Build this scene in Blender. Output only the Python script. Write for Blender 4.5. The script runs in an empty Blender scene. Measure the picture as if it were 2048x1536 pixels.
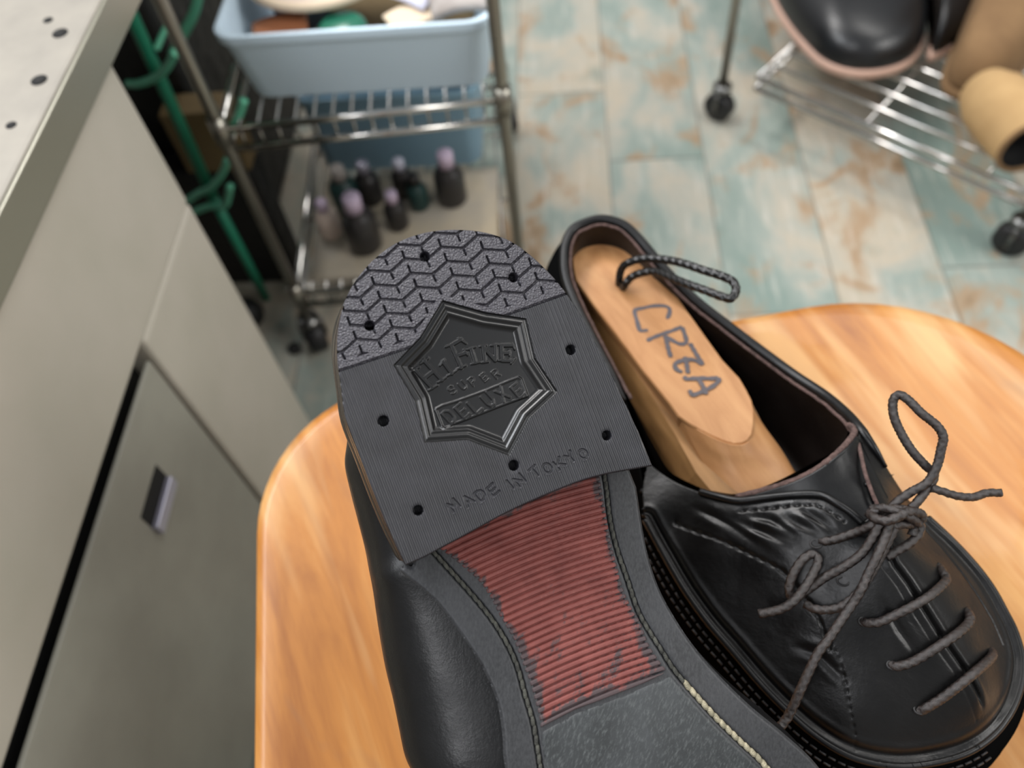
import bpy, bmesh, math, random
import numpy as np
from mathutils import Vector, Matrix
random.seed(4); rng = np.random.default_rng(4)
PI = math.pi
scene = bpy.context.scene
COL = scene.collection

# ------------------------------------------------------------------ camera
F = 1640.0; CX, CY = 1024.0, 768.0; H = 0.80
_n = np.array([156., -1082., -F]); _n /= np.linalg.norm(_n)
_up = -_n
_v = np.array([46., 2499., -F]); _v /= np.linalg.norm(_v)
_Y = _v - _up*np.dot(_v, _up); _Y /= np.linalg.norm(_Y)
_X = np.cross(_Y, _up)
R = np.array([_X, _Y, _up])                    # world <- camera
C0 = np.array([0., 0., H])
cam = bpy.data.cameras.new('camera'); camo = bpy.data.objects.new('camera', cam); COL.objects.link(camo)
mw = Matrix([[*R[0], 0], [*R[1], 0], [*R[2], H], [0, 0, 0, 1]])
camo.matrix_world = mw
cam.sensor_fit = 'HORIZONTAL'; cam.sensor_width = 36.0; cam.lens = F/2048*36.0
cam.clip_start = 0.02; cam.clip_end = 50
cam.dof.use_dof = True
cam.dof.focus_distance = 0.264
cam.dof.aperture_fstop = (cam.lens/1000)/0.0035          # entrance pupil 3.5 mm
scene.camera = camo

# ------------------------------------------------------------------ light
vs = scene.view_settings
vs.view_transform = 'Standard'; vs.look = 'None'; vs.gamma = 1; vs.use_curve_mapping = False
vs.exposure = 0.08
w = bpy.data.worlds.new('world'); scene.world = w; w.use_nodes = True
bg = w.node_tree.nodes['Background']; bg.inputs[1].default_value = 1.0
_nt = w.node_tree; _tc = _nt.nodes.new('ShaderNodeTexCoord'); _sp = _nt.nodes.new('ShaderNodeSeparateXYZ'); _cr = _nt.nodes.new('ShaderNodeValToRGB')
_nt.links.new(_tc.outputs['Generated'], _sp.inputs[0]); _nt.links.new(_sp.outputs[2], _cr.inputs[0]); _nt.links.new(_cr.outputs[0], bg.inputs[0])
_cr.color_ramp.elements[0].position = 0.0; _cr.color_ramp.elements[0].color = (.30, .29, .28, 1)      # dim walls of the workshop
_cr.color_ramp.elements[1].position = 0.85; _cr.color_ramp.elements[1].color = (.42, .44, .46, 1)      # pale ceiling
_e = _cr.color_ramp.elements.new(0.35); _e.color = (.46, .46, .455, 1)
def area(name, loc, target, sx, sy, power, col=(1, 1, 1)):
    l = bpy.data.lights.new(name, 'AREA'); l.shape = 'RECTANGLE'; l.size = sx; l.size_y = sy
    l.energy = power; l.color = col
    o = bpy.data.objects.new(name, l); COL.objects.link(o); o.location = loc
    d = Vector(target) - Vector(loc); o.rotation_euler = d.to_track_quat('-Z', 'Y').to_euler()
area('ceiling_light', (-0.75, 1.35, 2.0), (0, 0.3, 0.4), 1.3, 0.35, 28, (1.0, 0.97, 0.95))
area('ceiling_light', (0.9, 1.1, 2.3), (0.1, 0.3, 0.4), 1.2, 0.35, 13, (1.0, 0.97, 0.93))  # fill light added on the right, no lamp seen there
area('window_light', (-1.0, 0.40, 1.65), (0, 0.2, 0.5), 0.8, 0.45, 14, (0.93, 0.96, 1.0))
area('ceiling_light', (-0.62, -0.62, 1.85), (0, 0.1, 0.5), 0.22, 0.7, 6.5, (0.97, 0.97, 1.0))
area('cabinet_fill_light', (1.7, -0.3, 1.9), (-0.3, 0.3, 0.3), 1.0, 0.8, 22, (1.0, 0.98, 0.95))  # unseen fill added to brighten the cabinet face

# ------------------------------------------------------------------ projection helpers (pixel -> point at a real height / depth)
def ray(px, py): return R @ np.array([(px-CX), -(py-CY), -F])/F
def PD(px, py, d): return C0 + ray(px, py)*d
def PZ(px, py, z):
    r = ray(px, py); return C0 + r*((z-H)/r[2])
def PX(px, py, x):
    r = ray(px, py); return C0 + r*(x/r[0])
def PY(px, py, y):
    r = ray(px, py); return C0 + r*(y/r[1])

# ------------------------------------------------------------------ materials
def lin(c): return tuple(((v/255)/12.92 if v <= 10 else (((v/255)+.055)/1.055)**2.4) for v in c)
def rgba(c): return (*lin(c), 1)
MATS = {}
class NB:
    def __init__(s, name):
        s.m = bpy.data.materials.new(name); s.m.use_nodes = True; s.nt = s.m.node_tree
        s.b = s.nt.nodes['Principled BSDF']; s.L = s.nt.links.new
        s.tc = s.nt.nodes.new('ShaderNodeTexCoord'); s.last = None
    def n(s, t, **k):
        x = s.nt.nodes.new(t)
        for a, v in k.items():
            if hasattr(x, a) and not a[0].isupper(): setattr(x, a, v)
        return x
    def map(s, scale=(1, 1, 1), rot=(0, 0, 0), loc=(0, 0, 0), src=None):
        q = s.nt.nodes.new('ShaderNodeMapping'); q.inputs['Rotation'].default_value = rot; q.inputs['Location'].default_value = loc
        x = s.nt.nodes.new('ShaderNodeMapping'); x.inputs['Scale'].default_value = scale
        s.L(src or s.tc.outputs['Object'], q.inputs[0]); s.L(q.outputs[0], x.inputs[0]); return x.outputs[0]
    def noise(s, vec, scale, detail=4, rough=.55, dist=0):
        x = s.nt.nodes.new('ShaderNodeTexNoise'); x.inputs['Scale'].default_value = scale
        x.inputs['Detail'].default_value = detail; x.inputs['Roughness'].default_value = rough; x.inputs['Distortion'].default_value = dist
        s.L(vec, x.inputs['Vector']); return x.outputs['Fac']
    def voro(s, vec, scale, feature='F1'):
        x = s.nt.nodes.new('ShaderNodeTexVoronoi'); x.feature = feature; x.inputs['Scale'].default_value = scale
        s.L(vec, x.inputs['Vector']); return x.outputs['Distance']
    def ramp(s, fac, stops):
        x = s.nt.nodes.new('ShaderNodeValToRGB'); cr = x.color_ramp
        while len(cr.elements) < len(stops): cr.elements.new(0.5)
        for e, (p, c) in zip(cr.elements, stops): e.position = p; e.color = rgba(c) if len(c) == 3 else c
        s.L(fac, x.inputs[0]); return x.outputs[0]
    def mr(s, fac, a, b, c=0., d=1.):
        x = s.nt.nodes.new('ShaderNodeMapRange'); x.inputs[1].default_value = a; x.inputs[2].default_value = b
        x.inputs[3].default_value = c; x.inputs[4].default_value = d; s.L(fac, x.inputs[0]); return x.outputs[0]
    def math(s, op, a, b=0.0):
        x = s.nt.nodes.new('ShaderNodeMath'); x.operation = op
        for i, v in enumerate((a, b)):
            if isinstance(v, (int, float)): x.inputs[i].default_value = v
            else: s.L(v, x.inputs[i])
        return x.outputs[0]
    def mix(s, fac, a, b, mode='MIX'):
        x = s.nt.nodes.new('ShaderNodeMix'); x.data_type = 'RGBA'; x.blend_type = mode
        for i, v in ((0, fac), (6, a), (7, b)):
            if isinstance(v, (int, float)): x.inputs[i].default_value = v
            elif isinstance(v, tuple): x.inputs[i].default_value = rgba(v) if len(v) == 3 else v
            else: s.L(v, x.inputs[i])
        return x.outputs[2]
    def bump(s, h, strength, dist):
        x = s.nt.nodes.new('ShaderNodeBump'); x.inputs['Strength'].default_value = strength; x.inputs['Distance'].default_value = dist
        s.L(h, x.inputs['Height'])
        if s.last: s.L(s.last, x.inputs['Normal'])
        s.last = x.outputs[0]; s.L(s.last, s.b.inputs['Normal'])
    def set(s, col=None, rough=None, metal=None, spec=None, coat=None):
        for k, v in (('Base Color', col), ('Roughness', rough), ('Metallic', metal), ('Specular IOR Level', spec), ('Coat Weight', coat)):
            if v is None: continue
            if isinstance(v, tuple): s.b.inputs[k].default_value = rgba(v) if len(v) == 3 else v
            elif isinstance(v, (int, float)): s.b.inputs[k].default_value = v
            else: s.L(v, s.b.inputs[k])
def simple(name, col, rough=.5, metal=0., spec=.5, coat=0., var=None, vscale=30, stretch=(1, 1, 1), bs=None, bst=.3, bd=.0005):
    k = NB(name); k.set(col, rough, metal, spec, coat)
    if var:
        k.set(col=k.ramp(k.noise(k.map(stretch), vscale, 5), [(.3, col), (.7, var)]))
    if bs: k.bump(k.noise(k.map(), bs, 5), bst, bd)
    MATS[name] = k.m; return k.m

# rubber of the heel: ribbed field, pebbled tread, smooth badge
simple('rubber_ribbed', (34, 34, 38), .36, spec=.6, var=(46, 46, 51), vscale=120, bs=2500, bst=.15, bd=.0001)
k = NB('rubber_pebbled'); k.set((56, 54, 62), .34, spec=.8)
k.bump(k.voro(k.map(), 1700), 1.0, .00034); k.bump(k.noise(k.map(), 3300, 2), .8, .00018); MATS['rubber_pebbled'] = k.m
k = NB('rubber_smooth'); k.set((17, 17, 18), .27, spec=.6)
k.set(col=k.ramp(k.noise(k.map(), 900, 6, .75), [(.68, (16, 16, 17)), (.86, (88, 80, 66))]))
k.bump(k.noise(k.map(), 1500, 4), .12, .0001); MATS['rubber_smooth'] = k.m
k = NB('heel_stack'); 
k.set(col=k.ramp(k.noise(k.map((1, 1, 1)), 90, 4), [(.35, (20, 18, 17)), (.75, (62, 46, 34))]), rough=.22, spec=.7); k.bump(k.noise(k.map(), 260, 4), .25, .0004); MATS['heel_stack'] = k.m
k = NB('outsole_leather')
a = k.noise(k.map((1, 1, 1)), 60, 6, .65); b = k.noise(k.map((3, 1, 3)), 500, 4, .6)
k.set(col=k.mix(k.mr(b, .35, .8), k.ramp(a, [(.3, (31, 32, 34)), (.7, (50, 51, 54))]), (60, 61, 63)), rough=.5, spec=.4)
k.bump(b, .35, .00015); k.bump(k.noise(k.map(), 1400, 3), .3, .0001); MATS['outsole'] = k.m
k = NB('worn_half_sole')
a = k.noise(k.map((1, 1, 1), (0, 0, .4)), 45, 7, .7); b = k.noise(k.map((6, 1, 6), (0, 0, .35)), 260, 5, .7)
k.set(col=k.mix(k.mr(b, .5, .75), k.ramp(a, [(.3, (34, 37, 38)), (.7, (60, 63, 65))]), (86, 90, 90)), rough=.5, spec=.45)
k.bump(b, .4, .00015); MATS['half_sole'] = k.m
# leather
def leather(name, col, rough, crs=500, cst=.25, fine=1800, wr=None):
    k = NB(name); k.set(col, rough, spec=.36)
    k.bump(k.noise(k.map(), crs, 5, .6), cst, .00025); k.bump(k.voro(k.map(), fine), .12, .00012)
    k.set(rough=k.mr(k.noise(k.map(), 70, 4), .3, .75, rough-.07, rough+.12))
    if wr: k.bump(k.noise(k.map(wr[0], wr[1]), wr[2], 4, .6, .6), wr[3], .0008)
    MATS[name] = k.m
leather('black_leather', (11, 11, 12), .36)
leather('black_vamp', (9, 8, 8), .34, 380, .45, 1500, ((1, 3.2, 1), (0, 0, .45), 42, .22))
leather('black_upper_held', (11, 11, 12), .33, 600, .3, 1500); MATS['black_upper_held'].node_tree.nodes['Principled BSDF'].inputs['Specular IOR Level'].default_value = .35
leather('matt_leather', (12, 12, 12), .55, 500, .3); MATS['matt_leather'].node_tree.nodes['Principled BSDF'].inputs['Specular IOR Level'].default_value = .0
leather('lining', (20, 15, 13), .38, 300, .5)
simple('raw_edge', (112, 88, 82), .85, var=(66, 50, 46), vscale=500, bs=1500, bst=1, bd=.0006)
simple('insole_black', (14, 13, 13), .5)
k = NB('red_rubber')
a = k.noise(k.map((1, 1, 1)), 110, 7, .7); b = k.noise(k.map((1, 1, 1)), 900, 4, .65); c = k.noise(k.map((2.2, 1, 2), (0, 0, .3)), 95, 6, .75)
base = k.ramp(a, [(.3, (104, 54, 50)), (.7, (130, 72, 66))])
base = k.mix(k.mr(b, .62, .8, 0, .6), base, (146, 98, 88))
at = k.nt.nodes.new('ShaderNodeAttribute'); at.attribute_name = 'wear'
d_ = k.math('ADD', at.outputs['Fac'], k.mr(c, .38, .64, -.38, .32))
k.set(col=k.mix(k.mr(d_, .30, .55, 0, .9), base, (62, 58, 60)), rough=.55, spec=.35); k.bump(b, .5, .0002); MATS['red_rubber'] = k.m
simple('stitch', (88, 88, 80), .8, var=(46, 46, 43), vscale=400, bs=2500, bst=1, bd=.0006)
simple('stitch_cream', (196, 186, 158), .8, var=(120, 116, 96), vscale=300, bs=2500, bst=1, bd=.0006)
simple('dark_thread', (34, 33, 34), .45, bs=2000, bst=.6)
simple('lace_grey', (56, 46, 42), .30, spec=.7, var=(22, 20, 20), vscale=900, bs=3500, bst=.8, bd=.0003)
simple('cord_black', (12, 12, 12), .38, spec=.6)
simple('marker_ink', (84, 78, 82), .55, var=(70, 66, 70), vscale=200)
def wood(name, c1, c2, c3, rot, sc=(1, 14, 14), scale=9, rough=.5, coat=0., dist=1.2, fine=(3, 90, 90)):
    k = NB(name); v = k.map(sc, rot); n1 = k.noise(v, scale, 6, .6, dist); n2 = k.noise(k.map(fine, rot), 8, 4, .6)
    c = k.ramp(n1, [(.28, c1), (.5, c2), (.74, c3)])
    c = k.mix(k.mr(n2, .45, .8, 0, .35), c, c1)
    if name == 'stool_wood':
        c = k.mix(k.mr(k.noise(k.map((1, 2.2, 1), rot), 13, 3, .5, .5), .60, .72, 0, .5), c, (120, 92, 74)); c = k.mix(k.mr(k.noise(k.map((1, 5, 1), rot), 6, 3, .5, .5), .5, .62, 0, .5), c, (216, 176, 122))
    k.set(col=c, rough=rough, coat=coat, spec=.4); k.bump(n2, .12, .0003); MATS[name] = k.m; return k
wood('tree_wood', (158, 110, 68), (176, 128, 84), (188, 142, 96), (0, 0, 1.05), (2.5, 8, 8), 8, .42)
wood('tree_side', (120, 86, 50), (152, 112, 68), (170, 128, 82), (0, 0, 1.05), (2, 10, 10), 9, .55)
wood('stool_wood', (140, 82, 32), (178, 116, 50), (200, 150, 88), (0, 0, 1.12), (1.0, 7, 7), 5.0, .40, .12, .9, (1.4, 34, 34))
wood('stool_edge', (180, 112, 50), (206, 140, 70), (214, 152, 84), (0, 0, 0), (2, 2, 20), 9, .4)
# steel / plastics
k = NB('enamel_steel'); a = k.noise(k.map(), 9, 5); b = k.noise(k.map((1, 1, .25)), 16, 3)
k.set(col=k.mix(k.mr(a, .35, .7), (190, 184, 172), (178, 174, 160)), rough=.38, spec=.5); MATS['enamel_steel'] = k.m
simple('enamel_shaded', (158, 157, 146), .42, var=(142, 140, 130), vscale=12)  # cabinet enamel again, darkened to paint in the shadow on the drawer
simple('worktop_steel', (150, 144, 133), .5, var=(134, 129, 120), vscale=28, bs=300, bst=.1)
simple('worktop_rim', (138, 136, 122), .3, metal=.35)
simple('hollow_shade', (10, 10, 9), .8)  # flat black that stands for the shade inside gaps and hollows
simple('pull_metal', (176, 174, 190), .3, metal=.6)
simple('chrome', (196, 194, 190), .14, metal=1.0)
simple('post_metal', (150, 146, 136), .3, metal=.9)
simple('caster_rubber', (26, 26, 27), .5)
simple('caster_metal', (120, 120, 118), .3, metal=1)
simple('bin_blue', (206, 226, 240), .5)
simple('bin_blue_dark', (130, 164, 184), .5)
simple('card_grey', (158, 152, 142), .8, var=(186, 172, 148), vscale=14)
simple('green_enamel', (34, 128, 98), .4)
simple('green_light', (96, 178, 146), .4)
simple('black_bag', (14, 14, 13), .6, bs=40, bst=.6, bd=.01)
simple('olive_card', (108, 90, 58), .8)
simple('felt_pink', (204, 184, 174), .85, var=(214, 200, 186), vscale=14)
simple('cream_edge', (222, 202, 176), .7)
simple('orange_leather', (172, 110, 74), .6)
simple('tin_green', (30, 104, 82), .25, spec=.7)
simple('tin_clear', (120, 140, 134), .2)
simple('paper_lilac', (198, 198, 214), .8)
simple('cloth_taupe', (136, 128, 122), .85, var=(176, 170, 166), vscale=30)
simple('bottle_dark', (40, 38, 38), .3)
simple('cap_highlight', (196, 178, 200), .35)  # pale lilac that imitates pinkish highlights on dark objects
simple('bottle_teal', (24, 54, 52), .3)
simple('boot_black', (22, 23, 25), .32, bs=200, bst=.3)
simple('boot_sole', (206, 170, 152), .75)
simple('suede_brown', (138, 108, 74), .9, var=(120, 92, 62), vscale=25, bs=400, bst=.5)
simple('suede_tan', (194, 160, 112), .9, var=(178, 144, 98), vscale=25, bs=400, bst=.5)
simple('grey_pot', (88, 98, 106), .6)
# floor of painted planks
k = NB('painted_planks')
PW = .1315
sx = k.nt.nodes.new('ShaderNodeSeparateXYZ'); k.L(k.tc.outputs['Object'], sx.inputs[0])
u = k.math('DIVIDE', k.math('ADD', sx.outputs[0], -0.0585 + PW*20), PW)
ui = k.math('FLOOR', u); uf = k.math('FRACT', u)
wn = k.nt.nodes.new('ShaderNodeTexWhiteNoise'); wn.noise_dimensions = '1D'; k.L(ui, wn.inputs['W'])
v_ = k.math('DIVIDE', k.math('ADD', sx.outputs[1], k.math('MULTIPLY', wn.outputs['Value'], 0.9)), 0.9)
vi = k.math('FLOOR', v_); vf = k.math('FRACT', v_)
wn2 = k.nt.nodes.new('ShaderNodeTexWhiteNoise'); wn2.noise_dimensions = '2D'
cb = k.nt.nodes.new('ShaderNodeCombineXYZ'); k.L(ui, cb.inputs[0]); k.L(vi, cb.inputs[1]); k.L(cb.outputs[0], wn2.inputs['Vector'])
off = k.nt.nodes.new('ShaderNodeVectorMath'); off.operation = 'MULTIPLY_ADD'
k.L(cb.outputs[0], off.inputs[0]); off.inputs[1].default_value = (7.3, 3.1, 0); k.L(k.tc.outputs['Object'], off.inputs[2])
vec = off.outputs[0]
def mp(sc):
    x = k.nt.nodes.new('ShaderNodeMapping'); x.inputs['Scale'].default_value = sc; k.L(vec, x.inputs[0]); return x.outputs[0]
n1 = k.noise(mp((1, .6, 1)), 7, 6, .62, .4); n2 = k.noise(mp((1, .7, 1)), 11, 5, .62, .7); n3 = k.noise(mp((5, .5, 1)), 22, 4, .6)
base = k.ramp(k.math('ADD', n1, k.mr(wn2.outputs['Value'], 0, 1, -.09, .09)), [(.34, (126, 142, 134)), (.45, (146, 156, 148)), (.52, (168, 166, 154)), (.60, (180, 170, 152)), (.72, (144, 148, 136))])
base = k.mix(k.mr(n2, .53, .62, 0, .85), base, (162, 134, 104))
base = k.mix(k.mr(n2, .62, .69, 0, .8), base, (126, 106, 80))
base = k.mix(k.mr(n3, .55, .72, 0, .35), base, (218, 212, 202))
gl = k.math('LESS_THAN', uf, .022); g2 = k.math('LESS_THAN', vf, .004)
base = k.mix(k.math('MULTIPLY', k.math('MAXIMUM', gl, g2), .55), base, (96, 94, 84))
k.set(col=base, rough=.42, spec=.4); MATS['painted_planks'] = k.m

# ------------------------------------------------------------------ object helpers
def tag(o, label, cat, group=None, kind=None):
    if label: o['label'] = label
    if cat: o['category'] = cat
    if group: o['group'] = group
    if kind: o['kind'] = kind
    return o
def empty(name, loc, label, cat, group=None):
    o = bpy.data.objects.new(name, None); COL.objects.link(o); o.location = Vector(loc); o.empty_display_size = .02
    return tag(o, label, cat, group)
def origin(parent):
    p = Vector((0, 0, 0)); q = parent
    while q is not None: p = p + q.location; q = q.parent
    return p
def link(name, me, mat, parent=None, base=None, smooth=True, label=None):
    """me is in world coordinates; it is re-centred on its parent (or on base)"""
    o = bpy.data.objects.new(name, me); COL.objects.link(o)
    me.materials.append(MATS[mat])
    off_ = origin(parent) if parent is not None else (Vector(base) if base is not None else Vector((0, 0, 0)))
    me.transform(Matrix.Translation(-off_))
    if parent is not None: o.parent = parent
    else: o.location = off_
    if smooth: me.polygons.foreach_set('use_smooth', [True]*len(me.polygons))
    if label: o['label'] = label
    me.update(); return o
def pyd(vs_, fs): me = bpy.data.meshes.new('m'); me.from_pydata([tuple(map(float, v)) for v in vs_], [], [tuple(f) for f in fs]); me.update(); return me
class MB:
    def __init__(s): s.v = []; s.f = []
    def add(s, v, f):
        n = len(s.v); s.v += [tuple(map(float, q)) for q in v]; s.f += [tuple(i+n for i in q) for q in f]; return s
    def mesh(s):
        me = pyd(s.v, s.f); b = bmesh.new(); b.from_mesh(me); bmesh.ops.recalc_face_normals(b, faces=b.faces); b.to_mesh(me); b.free(); return me
    def box(s, x0, x1, y0, y1, z0, z1):
        v = [(x, y, z) for z in (z0, z1) for y in (y0, y1) for x in (x0, x1)]
        return s.add(v, [(0, 2, 3, 1), (4, 5, 7, 6), (0, 1, 5, 4), (2, 6, 7, 3), (0, 4, 6, 2), (1, 3, 7, 5)])
    def tube(s, pts, r, seg=10, closed=False, braid=None):
        v, f = tube_geo(pts, r, seg, closed, braid); return s.add(v, f)
    def cyl(s, a, b, r, seg=24, r2=None):
        return s.tube([a, b], [r, r if r2 is None else r2], seg)
    def lathe(s, prof, c, seg=32):
        v = [];  n = len(prof)
        for i in range(seg):
            a = 2*PI*i/seg
            for r_, z in prof: v.append((c[0]+r_*math.cos(a), c[1]+r_*math.sin(a), c[2]+z))
        f = [(i*n+j, ((i+1) % seg)*n+j, ((i+1) % seg)*n+j+1, i*n+j+1) for i in range(seg) for j in range(n-1)]
        return s.add(v, f)
def catmull(pts, n=8, closed=False):
    P = [np.array(p, float) for p in pts]
    if len(P) < 3: return P
    out = []; N = len(P); rg = range(N) if closed else range(N-1)
    for i in rg:
        if closed: a, b, c, d = P[(i-1) % N], P[i], P[(i+1) % N], P[(i+2) % N]
        else: a, b, c, d = P[max(i-1, 0)], P[i], P[i+1], P[min(i+2, N-1)]
        for j in range(n):
            t = j/n
            out.append(.5*((2*b)+(-a+c)*t+(2*a-5*b+4*c-d)*t*t+(-a+3*b-3*c+d)*t**3))
    if not closed: out.append(P[-1])
    return out
def resample(pts, n, closed=False):
    P = np.array(pts, float)
    if closed: P = np.vstack([P, P[:1]])
    d = np.r_[0, np.cumsum(np.linalg.norm(np.diff(P, axis=0), axis=1))]
    t = np.linspace(0, d[-1], n+1)[:-1] if closed else np.linspace(0, d[-1], n)
    return np.stack([np.interp(t, d, P[:, k]) for k in range(P.shape[1])], 1)
def tube_geo(pts, r, seg=10, closed=False, braid=None):
    P = [np.array(p, float) for p in pts]; N = len(P)
    rr = list(r) if hasattr(r, '__len__') else [r]*N
    V = []; prev = None; L_ = 0
    for i in range(N):
        if closed: t = P[(i+1) % N]-P[i-1]
        else: t = P[min(i+1, N-1)]-P[max(i-1, 0)]
        t /= (np.linalg.norm(t)+1e-12)
        if prev is None:
            a = np.array([0, 0, 1.]) if abs(t[2]) < .9 else np.array([1., 0, 0])
            u_ = np.cross(t, a)
        else: u_ = prev - t*np.dot(prev, t)
        u_ /= np.linalg.norm(u_)+1e-12; prev = u_; w_ = np.cross(t, u_)
        if i: L_ += np.linalg.norm(P[i]-P[i-1])
        for j in range(seg):
            a = 2*PI*j/seg; q = rr[i]
            if braid:
                pitch, amp, ns = braid
                s1 = math.sin(ns*a + 2*PI*L_/pitch); s2 = math.sin(ns*a - 2*PI*L_/pitch)
                q *= 1 + amp*(max(s1, s2)-.4)
            V.append(P[i]+q*(math.cos(a)*u_+math.sin(a)*w_))
    Fc = []
    for i in range(N if closed else N-1):
        a = i*seg; b = ((i+1) % N)*seg
        for j in range(seg): Fc.append((a+j, a+(j+1) % seg, b+(j+1) % seg, b+j))
    if not closed:
        Fc.append(tuple(range(seg))[::-1]); Fc.append(tuple(range((N-1)*seg, N*seg)))
    return V, Fc
def loft(rings, closed_ring=True, caps=True):
    V = []; Fc = []; n = len(rings[0])
    for r_ in rings: V += [tuple(p) for p in r_]
    for i in range(len(rings)-1):
        for j in range(n if closed_ring else n-1):
            Fc.append((i*n+j, i*n+(j+1) % n, (i+1)*n+(j+1) % n, (i+1)*n+j))
    if caps and closed_ring:
        Fc.append(tuple(range(n))[::-1]); Fc.append(tuple(range((len(rings)-1)*n, len(rings)*n)))
    return V, Fc
def bevel(o, wd, seg=2, ang=.6):
    m = o.modifiers.new('bevel', 'BEVEL'); m.width = wd; m.segments = seg; m.limit_method = 'ANGLE'; m.angle_limit = ang; return o
def solid(o, t, off_=-1): m = o.modifiers.new('solid', 'SOLIDIFY'); m.thickness = t; m.offset = off_; return o
def subsurf(o, n=1): m = o.modifiers.new('sub', 'SUBSURF'); m.levels = n; m.render_levels = n; return o

# 2D tools -----------------------------------------------------------------
def inpoly(X, Y, poly):
    P = np.asarray(poly); ins = np.zeros(X.shape, bool); n = len(P); j = n-1
    for i in range(n):
        xi, yi = P[i]; xj, yj = P[j]
        if yi != yj:
            c = ((yi > Y) != (yj > Y)) & (X < (xj-xi)*(Y-yi)/(yj-yi)+xi); ins ^= c
        j = i
    return ins
def polydist(X, Y, poly, closed=True, near=False):
    P = np.asarray(poly, float); n = len(P); D = np.full(X.shape, 1e9); NX = X.copy(); NY = Y.copy(); T = np.zeros(X.shape)
    s = 0
    for i in range(n if closed else n-1):
        a = P[i]; b = P[(i+1) % n]; d = b-a; l2 = d @ d + 1e-18
        t = np.clip(((X-a[0])*d[0]+(Y-a[1])*d[1])/l2, 0, 1)
        qx = a[0]+t*d[0]; qy = a[1]+t*d[1]; dd = np.hypot(X-qx, Y-qy); m = dd < D
        D[m] = dd[m]
        T[m] = s + t[m]*math.sqrt(l2)
        if near: NX[m] = qx[m]; NY[m] = qy[m]
        s += math.sqrt(l2)
    return (D, NX, NY) if near else (D, T)
def gridfield(poly, step, hfun, to3, attr=None, chunks=None):
    """regular grid clipped to a 2D outline (rim vertices snapped onto it), lifted by hfun and mapped by to3"""
    P = np.asarray(poly, float); x0, y0 = P.min(0)-step*2; x1, y1 = P.max(0)+step*2
    nx = int((x1-x0)/step)+1; ny = int((y1-y0)/step)+1
    X, Y = np.meshgrid(x0+np.arange(nx)*step, y0+np.arange(ny)*step)
    ins = inpoly(X, Y, P); D, NX, NY = polydist(X, Y, P, near=True)
    sn = D < step*.71
    X = np.where(sn, NX, X); Y = np.where(sn, NY, Y); ok = ins | sn
    Hh = hfun(X, Y, np.where(sn, 0, D))
    q = ok[:-1, :-1] & ok[1:, :-1] & ok[:-1, 1:] & ok[1:, 1:]
    idx = np.full(X.shape, -1, np.int64); use = np.zeros(X.shape, bool)
    use[:-1, :-1] |= q; use[1:, :-1] |= q; use[:-1, 1:] |= q; use[1:, 1:] |= q
    idx[use] = np.arange(use.sum())
    V = to3(X[use], Y[use], Hh[use])
    I, J = np.nonzero(q)
    Fq = np.stack([idx[I, J], idx[I, J+1], idx[I+1, J+1], idx[I+1, J]], 1)
    return V, Fq, X[use], Y[use]
def npmesh(V, Fq):
    me = bpy.data.meshes.new('m'); me.vertices.add(len(V)); me.vertices.foreach_set('co', V.astype(np.float32).ravel())
    nf = len(Fq); me.loops.add(nf*4); me.polygons.add(nf)
    me.loops.foreach_set('vertex_index', Fq.astype(np.int32).ravel())
    me.polygons.foreach_set('loop_start', (np.arange(nf)*4).astype(np.int32)); me.polygons.foreach_set('loop_total', np.full(nf, 4, np.int32))
    me.update(calc_edges=True); return me
def submesh(V, Fq, keep):
    Fk = Fq[keep]; u_, inv = np.unique(Fk, return_inverse=True); return V[u_], inv.reshape(-1, 4), u_
def rbf(pts, vals):
    P = np.asarray(pts, float); n = len(P)
    def U(r): return np.where(r > 0, r*r*np.log(r+1e-12), 0)
    K = U(np.linalg.norm(P[:, None]-P[None], axis=2)) + np.eye(n)*1e-6; A = np.zeros((n+3, n+3))
    A[:n, :n] = K; A[:n, n] = 1; A[:n, n+1:] = P; A[n, :n] = 1; A[n+1:, :n] = P.T
    wv = np.linalg.solve(A, np.r_[vals, 0, 0, 0])
    def f(X, Y):
        S = wv[n]+wv[n+1]*X+wv[n+2]*Y
        for i in range(n):
            r2 = (X-P[i, 0])**2+(Y-P[i, 1])**2; S = S+wv[i]*r2*.5*np.log(r2+1e-12)
        return S
    return f
def sstep(x, a, b): t = np.clip((x-a)/(b-a), 0, 1); return t*t*(3-2*t)

# ================================================================== HELD SHOE (sole towards the lens), own frame in mm: x across, y towards the heel back, z out of the sole
TH = math.radians(20.6); AL = math.radians(11.5)
xl0 = np.array([math.cos(TH), math.sin(TH), 0]); yl = np.array([-math.sin(TH), math.cos(TH), 0]); zc = np.array([0, 0, 1.])
nl = math.cos(AL)*zc + math.sin(AL)*xl0; xl = math.cos(AL)*xl0 - math.sin(AL)*zc
Bl = np.stack([R@xl, R@yl, R@nl])             # rows: world directions
OL = PD(955, 757, 0.24)
def L2W(x, y, z):
    x, y, z = np.broadcast_arrays(np.asarray(x, float), np.asarray(y, float), np.asarray(z, float))
    return OL + (x[..., None]*Bl[0]+y[..., None]*Bl[1]+z[..., None]*Bl[2])/1000
def p2L(px, py, z=0.):
    r = ray(px, py); o = (C0-OL); a = (z/1000 - o@Bl[2])/(r@Bl[2]); q = o + r*a
    return np.array([q@Bl[0], q@Bl[1]])*1000
YB = -42.0
def zs(y): return -21 + 18.5*sstep(-np.asarray(y, float), -YB-22, 135.)
def p2S(px, py, dz=0.):
    z = -15.
    for _ in range(8): q = p2L(px, py, z+dz); z = float(zs(q[1]))
    return q
def seq(o, s, ox, oy, z=0.): return [p2L(ox+a/s, oy+b/s, z) for a, b in o]

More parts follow.
